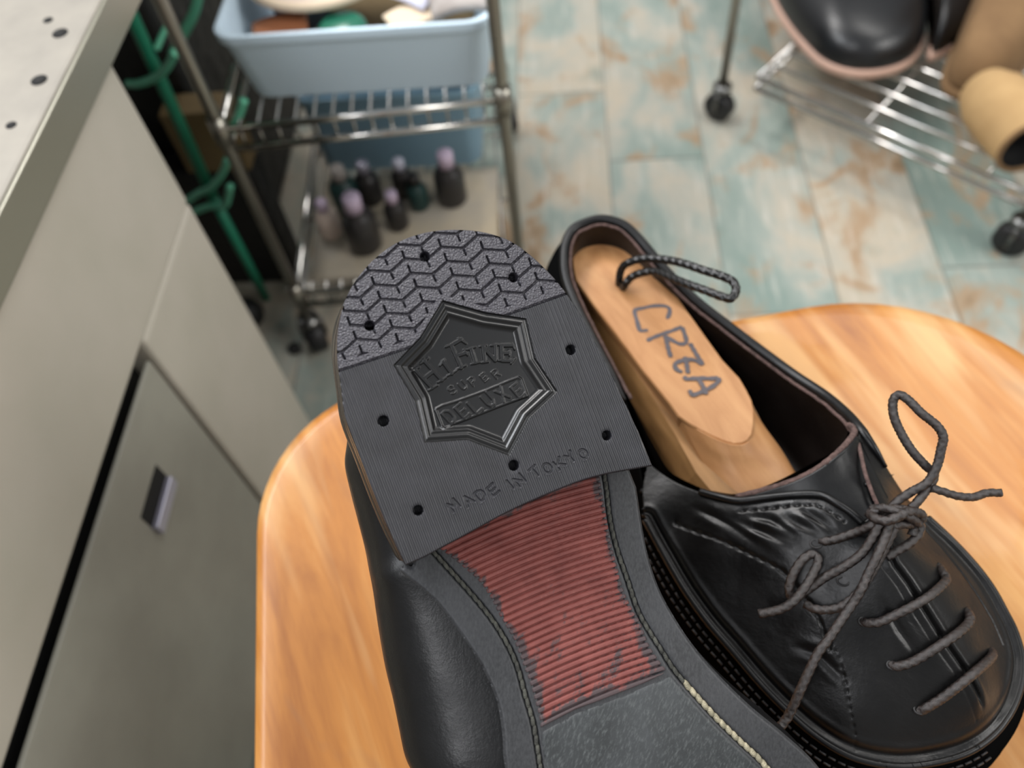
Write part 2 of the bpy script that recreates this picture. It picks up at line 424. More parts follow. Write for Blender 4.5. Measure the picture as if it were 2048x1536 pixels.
shoe = empty('dress_shoe', L2W(0, -100, -60), 'black leather shoe held upturned, rubber heel with star badge and red ribbed shank showing', 'shoe')

arc_px = [(811, 1132), (797, 1102), (780, 1066), (753, 1001), (722, 919), (691, 837), (681, 770), (675, 725), (674, 690), (677, 652), (690, 601), (712, 560), (742, 524), (777, 495), (811, 477), (845, 466), (882, 460), (920, 459), (958, 462), (995, 471), (1026, 484), (1057, 506), (1088, 534), (1115, 563), (1134, 587), (1163, 630), (1183, 668), (1221, 742), (1248, 799), (1272, 850), (1290, 893), (1306, 932)]
bot_px = [(1306, 932), (1255, 941), (1204, 951), (1153, 966), (1084, 994), (1016, 1025), (948, 1062), (879, 1099), (845, 1117), (811, 1132)]
arc = catmull([p2L(*p) for p in arc_px], 5); bot = catmull([p2L(*p) for p in bot_px], 5)
heel_poly = np.array(arc[:-1]+bot[:-1])
star_px = [(885, 600), (971, 624), (1053, 636), (1071, 715), (1116, 783), (1059, 836), (1019, 912), (935, 880), (849, 886), (830, 803), (786, 730), (840, 674)]
star = np.array([p2L(*p) for p in star_px])
div = np.array([p2L(*p) for p in [(640, 754), (676, 742), (801, 701), (905, 664), (1018, 628), (1133, 587), (1175, 572)]])
holes = [(p2L(*p), r) for p, r in [((1142, 699.5), 1.55), ((767, 842), 1.6), ((850, 512.5), 1.5), ((739, 651), 1.5), ((1027, 554.5), 1.5), ((1028, 931), 1.6), ((1214, 871), 1.5), ((836.5, 1021), 1.5)]]
px2mm = 240/1640.
G = {'M': [[(0, 0), (.02, 1), (.5, .35), (.98, 1), (1, 0)]], 'A': [[(0, 0), (.5, 1), (1, 0)], [(.2, .36), (.8, .36)]],
     'D': [[(0, 0), (0, 1), (.5, 1), (.9, .8), (1, .5), (.9, .2), (.5, 0), (0, 0)]], 'E': [[(1, 1), (0, 1), (0, 0), (1, 0)], [(0, .5), (.85, .5)]],
     'I': [[(.5, 0), (.5, 1)]], 'N': [[(0, 0), (0, 1), (1, 0), (1, 1)]], 'T': [[(0, 1), (1, 1)], [(.5, 1), (.5, 0)]],
     'O': [[(.5+.5*math.cos(a*PI/6), .5+.5*math.sin(a*PI/6)) for a in range(13)]], 'K': [[(0, 0), (0, 1)], [(1, 1), (0, .4)], [(.3, .6), (1, 0)]],
     'Y': [[(0, 1), (.5, .5), (1, 1)], [(.5, .5), (.5, 0)]], 'U': [[(0, 1), (0, .28), (.25, 0), (.75, 0), (1, .28), (1, 1)]],
     'S': [[(1, .82), (.75, 1), (.25, 1), (0, .82), (.1, .6), (.9, .42), (1, .2), (.75, 0), (.25, 0), (0, .18)]],
     'P': [[(0, 0), (0, 1), (.7, 1), (1, .86), (1, .62), (.7, .46), (0, .46)]], 'L': [[(0, 1), (0, 0), (1, 0)]], 'X': [[(0, 0), (1, 1)], [(0, 1), (1, 0)]]}
G['R'] = G['P']+[[(.5, .46), (1, 0)]]
def glyph(ch, c, wd, ht, ang):
    """strokes of one letter centred on pixel c (wd, ht in pixels, ang = direction of the baseline in the picture plane)"""
    c = p2L(*c); ca, sa = math.cos(ang), math.sin(ang); out = []
    for s_ in G[ch]:
        out.append([c+np.array([ca*(u_-.5)*wd-sa*(v-.5)*ht, sa*(u_-.5)*wd+ca*(v-.5)*ht])*px2mm for u_, v in s_])
    return out
strokes = []                                   # (polyline, half width mm, height mm, zone)
def addstroke(lines, hw, hh):
    for l in lines: strokes.append((np.array(l), hw, hh))
zA = lambda o: [p2L(760+a/5.12, 580+b/5.12) for a, b in o]
# HI FINE, slab letters
slab = [[(365, 812), (540, 998)], [(458, 716), (640, 918)], [(452, 905), (555, 822)], [(652, 728), (742, 850)], [(742, 572), (838, 790)], [(735, 560), (835, 498)], [(800, 665), (885, 636)],
        [(942, 600), (985, 738)], [(1066, 575), (1082, 725)], [(1072, 580), (1190, 715)], [(1190, 560), (1194, 705)], [(1254, 560), (1262, 712)], [(1250, 560), (1362, 558)], [(1262, 638), (1330, 636)], [(1262, 716), (1365, 718)]]
serif = [[(325, 832), (402, 785)], [(508, 1022), (592, 972)], [(420, 748), (500, 692)], [(602, 940), (682, 892)], [(622, 768), (665, 705)], [(702, 872), (788, 822)], [(682, 576), (745, 548)], [(792, 808), (885, 768)],
         [(808, 488), (888, 540)], [(868, 605), (905, 660)], [(905, 602), (985, 576)], [(948, 752), (1025, 735)], [(1035, 572), (1095, 558)], [(1052, 738), (1118, 728)], [(1150, 562), (1215, 552)],
         [(1228, 556), (1262, 555)], [(1366, 545), (1390, 600)], [(1332, 612), (1336, 662)], [(1226, 716), (1262, 718)], [(1352, 745), (1396, 690)]]
addstroke([zA(s_) for s_ in slab], .58, .68); addstroke([zA(s_) for s_ in serif], .32, .68)
for ch, c in zip('SUPER', [(745, 1018), (853, 972), (956, 930), (1078, 888), (1196, 852)]):
    addstroke(glyph(ch, (760+c[0]/5.12, 580+c[1]/5.12), 10.5, 17, math.radians(20)), .20, .35)
for ch, c, a_ in zip('DELUXE', [(714, 1292), (848, 1234), (978, 1184), (1115, 1120), (1262, 1064), (1422, 1026)], (22, 21, 21, 22, 20, 20)):
    addstroke(glyph(ch, (760+c[0]/5.12, 580+c[1]/5.12), 15, 28, math.radians(a_)), .40, .45)
box = zA([(575, 1200), (640, 1165), (760, 1130), (900, 1080), (1060, 1022), (1200, 965), (1330, 910), (1430, 872), (1470, 900), (1540, 1090), (1400, 1140), (1250, 1195), (1080, 1262), (900, 1332), (760, 1385), (665, 1436), (630, 1410), (558, 1225)])
zD = lambda c: (840+c[0]/4.096, 820+c[1]/4.096)
sunk = []
for ch, c in zip('MADEINTOKYO', [(275, 782), (393, 742), (495, 698), (598, 655), (738, 612), (815, 577), (942, 508), (1044, 478), (1143, 440), (1232, 388), (1338, 362)]):
    sunk += glyph(ch, zD(c), 16.5 if ch != 'I' else 8, 20.5, math.radians(20.5))
# hexagonal chevron grooves
N0 = np.array([882.6, 494.2]); vi_ = np.array([72.6, -23.6]); vj_ = np.array([12.0, 28.4])
groove, tick = [], []
for i in range(-6, 7):
    for j in range(-3, 12):
        a = N0+i*vi_+j*vj_; b = a+np.array([43.5, 2.4]); nx_ = N0+(i+1)*vi_+j*vj_
        if not (640 < a[0] < 1160 and 430 < a[1] < 760): continue
        groove.append([p2L(*a), p2L(*b), p2L(*nx_)]); tick.append([p2L(*a), p2L(*(a+np.array([-5.5, -14.5])))]); tick.append([p2L(*b), p2L(*(b+np.array([6.2, 13.0])))])
def segdist(X, Y, lines, reach):
    D = np.full(X.shape, 9.)
    xs_ = X[X.shape[0]//2]; ys_ = Y[:, X.shape[1]//2]
    for l in lines:
        for a, b in zip(l[:-1], l[1:]):
            a = np.asarray(a); b = np.asarray(b)
            j0, j1 = np.searchsorted(xs_, [min(a[0], b[0])-reach, max(a[0], b[0])+reach]); i0, i1 = np.searchsorted(ys_, [min(a[1], b[1])-reach, max(a[1], b[1])+reach])
            if j1 <= j0 or i1 <= i0: continue
            x = X[i0:i1, j0:j1]; y = Y[i0:i1, j0:j1]; d = b-a; t = np.clip(((x-a[0])*d[0]+(y-a[1])*d[1])/(d@d+1e-12), 0, 1)
            D[i0:i1, j0:j1] = np.minimum(D[i0:i1, j0:j1], np.hypot(x-a[0]-t*d[0], y-a[1]-t*d[1]))
    return D
ZONE = {}
div_out = np.vstack([div, [[60, 90]], [[-60, 90]]])
def heel_h(X, Y, De):
    h = np.zeros(X.shape)
    Ds, _ = polydist(X, Y, star); instar = inpoly(X, Y, star)
    tread = inpoly(X, Y, div_out) & ~instar
    Dd, _ = polydist(X, Y, div, closed=False)
    ZONE['star'] = instar; ZONE['tread'] = tread; ZONE['X'] = X; ZONE['Y'] = Y
    # ribs
    ph = (X/.635 + 1000) % 1.0
    rib = -.34*np.exp(-((ph-.5)/.17)**2)
    h += np.where(~tread & ~instar, rib, 0)
    # tread
    dg = segdist(X, Y, groove, .8); dt = segdist(X, Y, tick, .8)
    dg = np.minimum(dg, dt+.06)
    gd = -1.2*(1-sstep(dg, .25, .42)); gd = gd*sstep(Ds, 1.4, 2.0)*sstep(Dd, 2.0, 2.6)
    h += np.where(tread, .12+gd, 0)
    h -= .75*(1-sstep(Dd, .18, .42))*(~instar)
    # badge: stepped star well with two beads
    d = Ds
    prof = -.75*sstep(d, 0, .5) + .42*np.exp(-((d-1.6)/.62)**2) - .45*sstep(d, 1.0, 2.8) + .36*np.exp(-((d-3.15)/.55)**2) - .85*sstep(d, 2.9, 4.8)
    if True:
        dd = np.zeros(X.shape)
        inb = inpoly(X, Y, np.array(box)); Db, _ = polydist(X, Y, np.array(box)); sb = np.where(inb, Db, -Db)
        dd += .32*sstep(sb, -.15, .15) + .20*np.exp(-((sb-.45)/.25)**2) - .12*sstep(sb, .7, 1.)
        for l, hw, hh in strokes:
            ds = segdist(X, Y, [l], hw+.5); dd = np.maximum(dd, hh*(1-sstep(ds, hw-.12, hw+.12))+np.where(inb & (Db > .9), .12, 0)) if hw != .40 else np.maximum(dd, (hh+.22)*(1-sstep(ds, hw-.12, hw+.12)))
        prof = prof + dd*sstep(d, 2.6, 3.2)
    h = np.where(instar, prof, h)
    dk = segdist(X, Y, sunk, .9)
    h = np.where(instar | tread, h, h*(sstep(dk, .1, .5)) - .55*(1-sstep(dk, .16, .42)) + .05*np.exp(-((dk-.55)/.18)**2))
    for (c, r) in holes:
        dh = np.hypot(X-c[0], Y-c[1]); h = np.where(dh < r+.05, -4.5*(1-sstep(dh, r-.28, r+.05))+h, h)
        h -= .12*np.exp(-((dh-r)/.5)**2)
    h -= .6*(1-sstep(De, 0, .55))**2
    return h
V, Fq, gx, gy = gridfield(heel_poly, .115, heel_h, lambda x, y, h: L2W(x, y, h))
# split the faces between ribbed pad, pebbled tread and badge
fx = gx[Fq].mean(1); fy = gy[Fq].mean(1)
f_star = inpoly(fx, fy, star); f_tread = inpoly(fx, fy, div_out) & ~f_star
skirt_o = np.array(heel_poly)
def offset_poly(P, d):
    P = np.asarray(P, float); n = len(P); A_ = np.roll(P, 1, 0); B_ = np.roll(P, -1, 0); t = B_-A_; t /= np.linalg.norm(t, axis=1)[:, None]+1e-12
    nn = np.stack([t[:, 1], -t[:, 0]], 1); area_ = .5*np.sum(P[:, 0]*np.roll(P[:, 1], -1)-np.roll(P[:, 0], -1)*P[:, 1])
    return P + nn*d*(1 if area_ > 0 else -1)
Vp, Fp, _ = submesh(V, Fq, ~f_star & ~f_tread)
ring = [L2W(skirt_o[:, 0], skirt_o[:, 1], -.6), L2W(skirt_o[:, 0], skirt_o[:, 1], -5.6)]
nb_ = len(Vp); m_ = len(skirt_o); ii = np.arange(m_); jj = (ii+1) % m_
Vp = np.vstack([Vp, ring[0], ring[1]]); Fp = np.vstack([Fp, np.stack([nb_+ii, nb_+jj, nb_+m_+jj, nb_+m_+ii], 1)])
pad = link('heel_pad', npmesh(Vp, Fp), 'rubber_ribbed', shoe, label='black ribbed rubber heel pad')
Vt, Ft, _ = submesh(V, Fq, f_tread); link('pebbled_tread', npmesh(Vt, Ft), 'rubber_pebbled', pad, label='pebbled tread with zigzag grooves')
Vb, Fb, _ = submesh(V, Fq, f_star); link('star_badge', npmesh(Vb, Fb), 'rubber_smooth', pad, label='glossy sunken star badge with raised lettering')
# stacked heel below the pad
rings = []
for z, o_ in ((-5.4, -.1), (-5.9, -.7), (-6.3, -.1), (-11.5, .35), (-11.8, .0), (-12.1, .4), (-17, .9), (-17.3, .5), (-17.6, 1.0), (-23, 1.8), (-24.5, 1.6)):
    q = offset_poly(heel_poly, o_); rings.append(L2W(q[:, 0], q[:, 1], z))
v, f = loft(rings); link('heel_stack', pyd(v, f), 'heel_stack', shoe, label='polished brown-black heel edge')

# --- outsole
le = [(801, 1143), (845, 1180), (876, 1209), (913, 1257), (948, 1308), (968, 1342), (995, 1405), (1006, 1473), (1011, 1536)]
re = [(1267, 956), (1276, 984), (1286, 1049), (1298, 1110), (1318, 1172), (1345, 1225), (1384, 1285), (1435, 1346), (1503, 1413), (1572, 1470), (1637, 1532)]
lp = [p2S(*p) for p in le]; rp = [p2S(*p) for p in re]
heel_half = [tuple(p2S(812, 1130)), tuple(p2S(828, 1118)), (-28, -20), (-36, 10), (-30, 34), (-14, 46), (2, 48), (18, 44), (33, 30), (40, 5), (40, -20)]
fore_r = [(rp[-1][0]+3, rp[-1][1]-15), (56, -172), (55, -195), (46, -222), (28, -240), (8, -244)]
fore_l = [(-14, -236), (-30, -214), (-38, -185), (-39, -155), (lp[-1][0]-2.5, lp[-1][1]-18)]
sole_poly = np.array(catmull([tuple(q) for q in lp[::-1]] + heel_half + [tuple(q) for q in rp] + fore_r + fore_l, 6, closed=True))
st_l = [p2S(*p) for p in [(850, 1085), (866, 1103), (907, 1148), (948, 1194), (985, 1240), (1016, 1290), (1036, 1336), (1050, 1388), (1067, 1446), (1074, 1490), (1081, 1535)]]
st_r = [p2S(*p) for p in [(1208, 945), (1214, 980), (1221, 1042), (1236, 1103), (1255, 1158), (1276, 1221), (1298, 1261), (1323, 1300), (1350, 1342), (1394, 1393), (1435, 1438), (1486, 1488), (1531, 1532)]]
st_l = [tuple(q) for q in st_l]+[(-27, -130), (-30, -160), (-28, -190), (-20, -214), (-2, -230)]
st_r = [tuple(q) for q in st_r]+[(46, -160), (46, -190), (38, -212), (22, -228), (4, -232)]
stl = np.array(catmull(st_l, 5)); str_ = np.array(catmull(st_r, 5))
rl = [(858, 1083), (886, 1103), (930, 1138), (968, 1175), (1002, 1237), (1026, 1278), (1033, 1296), (1050, 1340), (1064, 1381), (1081, 1445)]
rr_ = [(1340, 1343), (1330, 1335), (1300, 1291), (1284, 1250), (1253, 1192), (1235, 1131), (1220, 1069), (1210, 1008), (1203, 967), (1198, 940)]
panel = np.array(catmull([p2S(*p, .4) for p in rl], 4) + [p2S(1081, 1458, .4), p2S(1153, 1420, .4), p2S(1221, 1397, .4), p2S(1290, 1368, .4)] + catmull([p2S(*p, .4) for p in rr_], 4))
def sole_h(X, Y, De):
    h = zs(Y)
    dl, _ = polydist(X, Y, stl, closed=False); dr, _ = polydist(X, Y, str_, closed=False); d = np.minimum(dl, dr)
    dp, _ = polydist(X, Y, panel); h = h - 1.7*inpoly(X, Y, panel)*sstep(dp, .8, 1.6)
    h = h - 1.0*(1-sstep(d, .5, 1.25)) - 1.2*(1-sstep(De, 0, 1.2))**2
    return h
V, Fq, gx, gy = gridfield(sole_poly, .4, sole_h, lambda x, y, h: L2W(x, y, h))
m_ = len(sole_poly); nb_ = len(V); ii = np.arange(m_); jj = (ii+1) % m_
q2 = offset_poly(sole_poly, -.6)
V = np.vstack([V, L2W(sole_poly[:, 0], sole_poly[:, 1], zs(sole_poly[:, 1])-1.2), L2W(q2[:, 0], q2[:, 1], zs(q2[:, 1])-4.5)])
Fq = np.vstack([Fq, np.stack([nb_+ii, nb_+jj, nb_+m_+jj, nb_+m_+ii], 1)])
outs = link('outsole', npmesh(V, Fq), 'outsole', shoe, label='matt charcoal sole edge')
# red ribbed shank panel
rd = math.radians(20.6-17.3); cr, sr = math.cos(rd), math.sin(rd)
WEAR = {}
def panel_h(X, Y, De):
    s_ = -X*math.sin(-rd) + Y*math.cos(rd)
    ph = ((s_+.018*(X-5)**2*.12)/1.93+1000) % 1.0
    g_ = np.exp(-((ph-.5)/.135)**2)
    WEAR['g'] = g_; e = 1-sstep(De, .2, 4.4)
    WEAR['w'] = (.62*e + .30*sstep(-Y, 55, 104))
    return zs(Y)+.55 - 1.5*g_ - .7*(1-sstep(De, 0, .7))**2
def keepw(x, y, h): return L2W(x, y, h)
V, Fq, gx, gy = gridfield(panel, .24, panel_h, keepw)
me = npmesh(V, Fq)
ws = panel_h(gx, gy, polydist(gx, gy, panel)[0]); at_ = me.attributes.new('wear', 'FLOAT', 'POINT'); at_.data.foreach_set('value', (WEAR['w']+.0*WEAR['g']).astype(np.float32))
shank = link('shank_panel', me, 'red_rubber', shoe, label='red ribbed rubber shank panel, ribs worn black at the sides')
# rubber half sole in front of it
hs = [tuple(q+np.array([1.6, 0])) for q in np.array(stl)[::3] if q[1] < p2S(1081, 1458)[1]-1]
hr = [tuple(q+np.array([-1.9, 0])) for q in np.array(str_)[::3] if q[1] < p2S(1340, 1352)[1]-1]
hpoly = np.array([tuple(p2S(*p, .3)) for p in [(1342, 1353), (1290, 1374), (1221, 1403), (1153, 1427), (1086, 1464)]] + hs + hr[::-1])
V, Fq, gx, gy = gridfield(hpoly, .5, lambda X, Y, De: zs(Y)+.45-.5*(1-sstep(De, 0, .7))**2, keepw)
link('half_sole', npmesh(V, Fq), 'half_sole', shoe, label='scuffed grey-black rubber half sole')
def stitches(curve, zf, pitch, ln, rad, tilt, sel=None):
    mb = MB(); P = resample(curve, int(len(curve)*40)); L_ = np.r_[0, np.cumsum(np.linalg.norm(np.diff(P, axis=0), axis=1))]
    n = int(L_[-1]/pitch)
    for i in range(n):
        s0 = i*pitch; s1 = s0+ln
        a = np.array([np.interp(s0, L_, P[:, k]) for k in (0, 1)]); b = np.array([np.interp(s1, L_, P[:, k]) for k in (0, 1)])
        if sel and not sel(a): continue
        t = (b-a)/(np.linalg.norm(b-a)+1e-9); nn = np.array([-t[1], t[0]])*tilt; a2 = a+nn; b2 = b-nn
        pts = []
        for q, dz in ((0, -.35), (.2, .1), (.5, .25), (.8, .1), (1, -.35)):
            c = a2+(b2-a2)*q; pts.append(L2W(c[0], c[1], float(zf(c[1]))+dz))
        rr = [r_*rad/1000 for r_ in (.5, .95, 1.05, .95, .5)]
        mb.tube(pts, rr, 7)
    return mb.mesh()
zst = lambda y: zs(y)-.45
link('stitching', stitches(stl, zst, 2.6, 3.3, .62, .22, lambda a: a[1] < -35), 'stitch', shoe, label='grey waxed thread stitching')
link('stitching', stitches(str_, zst, 2.6, 3.3, .62, .22, lambda a: -107 < a[1] < -30), 'stitch', shoe, label='grey waxed thread stitching')
link('stitching', stitches(str_, zst, 2.6, 3.3, .85, .3, lambda a: a[1] <= -107), 'stitch_cream', shoe, label='cream thread stitching in the forefoot channel')
# --- leather upper, below the sole
sil = [((671, 800), -40), ((674, 898), -40), ((698, 1001), -38), ((725, 1103), -36), ((742, 1189), -34), ((753, 1274), -30), ((766, 1354), -28), ((783, 1422), -26), ((800, 1507), -24), ((806, 1537), -24)]
sL = [p2L(*p, z) for p, z in sil]; sy = np.array([q[1] for q in sL])[::-1]; sx_ = np.array([q[0] for q in sL])[::-1]
def width_at(y):
    P = sole_poly; xs = []
    for a, b in zip(P, np.roll(P, -1, 0)):
        if (a[1]-y)*(b[1]-y) < 0: xs.append(a[0]+(y-a[1])/(b[1]-a[1])*(b[0]-a[0]))
    return (min(xs), max(xs)) if len(xs) > 1 else None
rings = []
for y in list(np.linspace(46.5, -241, 84)):
    wv_ = width_at(y)
    if wv_ is None: continue
    a, b = wv_; z0 = float(zs(y))
    tcap = min(1, (47.5-y)/14., (y+243)/16.); tcap = max(tcap, .0)**.5
    if y > 10: s_ = a-3.0
    elif y > sy[0]: s_ = float(np.interp(y, sy, sx_))
    else:
        a_ref = width_at(sy[0])[0]; s_ = a - 7.5 - (a_ref-sx_[0]-7.5)*math.exp((y-sy[0])/45.)
    if -10 < y <= 12: s_ = (a-3)*(y+10)/22 + float(np.interp(y, sy, sx_))*(1-(y+10)/22)
    depth = float(np.interp(y, [-243, -225, -180, -120, -60, 0, 47], [18, 34, 46, 58, 68, 70, 66]))
    rb = b+(2.0 if y < -40 else 1.0); zm = z0-depth
    bl = a-s_; w_ = (b-a)
    pts = [(a+2.5, z0-4.2), (a+1.0, z0-4.8), (a-.35*bl, z0-6.5), (a-.75*bl, z0-12), (s_, z0-depth*.38), (s_+1.5, z0-depth*.55), (s_+.10*w_+2, z0-depth*.78), (a+.30*w_, zm+1), (a+.5*w_, zm), (a+.7*w_, zm+1),
           (b-.1*w_-1, z0-depth*.8), (rb+1.2, z0-depth*.55), (rb+1.2, z0-depth*.36), (rb, z0-12), (b-.2, z0-7), (b-1.5, z0-4.8), (b-3, z0-4.2)]
    xm = (a+b)/2; rings.append(np.array([L2W(xm+(p[0]-xm)*(.86+.14*tcap) if p[1] < z0-10 else p[0], y, z0-4.2+(p[1]-z0+4.2)*(.35+.65*tcap)) for p in pts]))
v, f = loft(rings); o = link('upper', pyd(v, f), 'black_upper_held', shoe, label='black grained leather upper'); subsurf(o, 2)

# ================================================================== STOOL
SZ = 0.43
sc_ = np.array([0.076, 0.083]); sa = math.radians(10.3)
def SW(x, y, z): return np.array([sc_[0]+x*math.cos(sa)-y*math.sin(sa), sc_[1]+x*math.sin(sa)+y*math.cos(sa), z])
def rrect(n=14):
    out = []
    for cx_, cy_, a0, r in ((.203-.11, .194-.11, 0, .11), (-.218+.075, .194-.075, PI/2, .075), (-.218+.09, -.194+.09, PI, .09), (.203-.09, -.194+.09, 1.5*PI, .09)):
        for i in range(n+1): a = a0+PI/2*i/n; out.append((cx_+r*math.cos(a), cy_+r*math.sin(a)))
    return out
stool = empty('stool', (sc_[0], sc_[1], 0), 'wooden stool with dished rounded-square seat, under the two black shoes', 'stool')
rings = []
for k_, z in ((1.0, -.022), (1.004, -.012), (1.004, -.004), (.996, 0.0), (.975, .0004), (.94, -.0004), (.87, -.0022), (.78, -.0048), (.66, -.0068), (.5, -.008), (.3, -.0085), (.1, -.0085)):
    rings.append([SW(x*k_, y*k_, SZ+z) for x, y in rrect()])
v, f = loft(rings)
link('seat', pyd(v, f), 'stool_wood', stool)
for sx2, sy2 in ((1, 1), (1, -1), (-1, 1), (-1, -1)):
    link('leg', MB().tube([SW(sx2*.13, sy2*.125, SZ-.021), SW(sx2*.165, sy2*.16, 0.0)], [.017, .013], 16).mesh(), 'stool_wood', stool)
for a, b in (((-.148, .143), (.148, .143)), ((-.148, -.143), (.148, -.143))):
    link('stretcher', MB().tube([SW(*a, .22), SW(*b, .22)], .009, 12).mesh(), 'stool_wood', stool)

# ================================================================== SHOE STANDING ON THE STOOL
def RP(px, py, h): return PZ(px, py, SZ+h)
rshoe = empty('dress_shoe', RP(1500, 1000, 0.0), 'black leather lace-up shoe standing on the stool, laces tied, wooden shoe tree inside', 'shoe')
# rim of the opening: (px, py, height)
rim = [(1250, 800, .056), (1205, 715, .058), (1172, 650, .060), (1148, 600, .062), (1132, 556, .064), (1128, 520, .066), (1131, 488, .067), (1145, 460, .068), (1170, 446, .0685), (1196, 439, .069), (1222, 441, .069), (1250, 452, .068), (1274, 474, .066), (1298, 502, .064), (1330, 540, .061), (1390, 600, .058), (1460, 655, .056), (1530, 708, .056), (1590, 752, .058), (1650, 792, .063), (1692, 828, .069), (1716, 856, .075)]
rimW = [RP(*p) for p in rim]
rimc = catmull(rimW, 6)
seam_r = [(1855, 1037, .053), (1896, 1075, .048), (1930, 1110, .045), (1960, 1145, .042), (1985, 1180, .040), (2008, 1222, .038), (2028, 1262, .037), (2042, 1310, .036), (2043, 1350, .036), (2034, 1392, .036), (2014, 1434, .036), (1981, 1474, .036), (1930, 1507, .036), (1862, 1526, .036), (1793, 1532, .037), (1725, 1521, .038), (1674, 1500, .039), (1623, 1466, .040), (1572, 1421, .041), (1520, 1368, .042), (1463, 1301, .043), (1418, 1249, .044), (1384, 1203, .045), (1358, 1163, .046), (1325, 1105, .047), (1290, 1040, .049)]
side_r = [(1738, 880, .076), (1762, 916, .073), (1783, 950, .069), (1806, 985, .064), (1828, 1012, .059)]
thr_l = [(1296, 925, .053), (1325, 948, .054), (1355, 966, .056), (1400, 984, .060), (1440, 995, .064), (1478, 1002, .067), (1530, 996, .071), (1590, 990, .076), (1640, 991, .079), (1676, 1009, .081), (1703, 1027, .081), (1724, 1046, .080)]
slit_r = [(1764, 1020, .081), (1748, 990, .082), (1732, 945, .081), (1722, 905, .079)]
topl = [RP(*p)[:2] for p in thr_l] ; sidel = [RP(*p)[:2] for p in side_r]; seaml = [RP(*p) for p in seam_r]
inner = [(1500, 1040, .067), (1560, 1090, .070), (1620, 1060, .076), (1684, 1160, .071), (1420, 1060, .059), (1480, 1160, .056), (1560, 1250, .055), (1640, 1230, .064), (1700, 1300, .060), (1760, 1110, .079), (1790, 1128, .078), (1841, 1203, .072), (1882, 1268, .066), (1930, 1336, .059), (1960, 1400, .052), (1780, 1240, .068), (1830, 1330, .060), (1880, 1410, .052), (1860, 1480, .043), (1780, 1480, .045), (1700, 1440, .048), (1620, 1370, .049), (1540, 1290, .050), (1460, 1200, .051), (1400, 1130, .052),
         (1870, 1130, .066), (1920, 1200, .060), (1965, 1280, .052), (2000, 1350, .044), (1830, 1080, .068), (1350, 1040, .052), (1320, 985, .053), (1310, 1020, .0515), (1800, 1050, .075), (1780, 1000, .076)]
ctrl = [(RP(*p)[0], RP(*p)[1], p[2]) for p in thr_l+side_r+inner+slit_r[:1]] + [(q[0], q[1], p[2]) for q, p in zip(seaml, seam_r)]
ctrl = np.array(ctrl)
vf_ = rbf(ctrl[:, :2]*100, ctrl[:, 2]*100)
def vz(x, y): return vf_(np.asarray(x)*100, np.asarray(y)*100)/100
def onv(px, py, dz=0.):
    h = .06
    for _ in range(12): q = RP(px, py, h+dz); h = .5*h+.5*float(vz(q[0], q[1]))
    return np.array([q[0], q[1], SZ+h+dz])
seam3 = catmull(seaml, 5)
rim_end = RP(1716, 856, .075)
outl = catmull([q[:2] for q in seaml], 5) + catmull([RP(*p)[:2] for p in [(1290, 1040, .049), (1285, 980, .051), (1296, 925, .053)]], 4)[1:-1] + catmull(topl, 5) \
     + [RP(*p)[:2] for p in slit_r] + catmull([RP(*p)[:2] for p in [(1716, 868, .077)]+side_r+[(1855, 1037, .053)]], 4)[:-1]
outl = np.array(outl)
thr_line = np.array([onv(*p)[:2] for p in [(1772, 1090), (1790, 1128), (1818, 1165), (1841, 1203), (1882, 1268), (1930, 1336), (1964, 1404), (1972, 1436)]])
facL = np.array([onv(*p)[:2] for p in [(1480, 1022), (1530, 1018), (1590, 1010), (1632, 1010), (1662, 1024), (1690, 1044)]])      # stitching under the facing edge
quarter = np.array([onv(*p)[:2] for p in [(1350, 1046), (1400, 1066), (1436, 1078), (1480, 1098), (1530, 1122), (1566, 1142), (1600, 1180), (1640, 1240), (1660, 1300)]])
vampst = np.array([onv(*p)[:2] for p in [(1660, 1285), (1680, 1320), (1692, 1370), (1700, 1420), (1708, 1460), (1712, 1500)]])
rstrip = np.array([onv(*p)[:2] for p in [(1836, 1040), (1880, 1090), (1920, 1140), (1955, 1190), (1985, 1240), (2006, 1290)]])
seam2 = np.array([q[:2] for q in seam3])
creases = [np.array([onv(*p)[:2] for p in c]) for c in ([(1480, 1030), (1540, 1040), (1590, 1070), (1625, 1080)], [(1500, 1050), (1560, 1070), (1610, 1095)], [(1430, 1020), (1520, 1062), (1600, 1108)], [(1560, 1030), (1600, 1050), (1640, 1066)], [(1380, 1010), (1460, 1050), (1540, 1100)], [(1600, 1015), (1640, 1040), (1670, 1062)], [(1580, 1290), (1640, 1310), (1700, 1370)], [(1760, 1190), (1800, 1260), (1850, 1330)])]
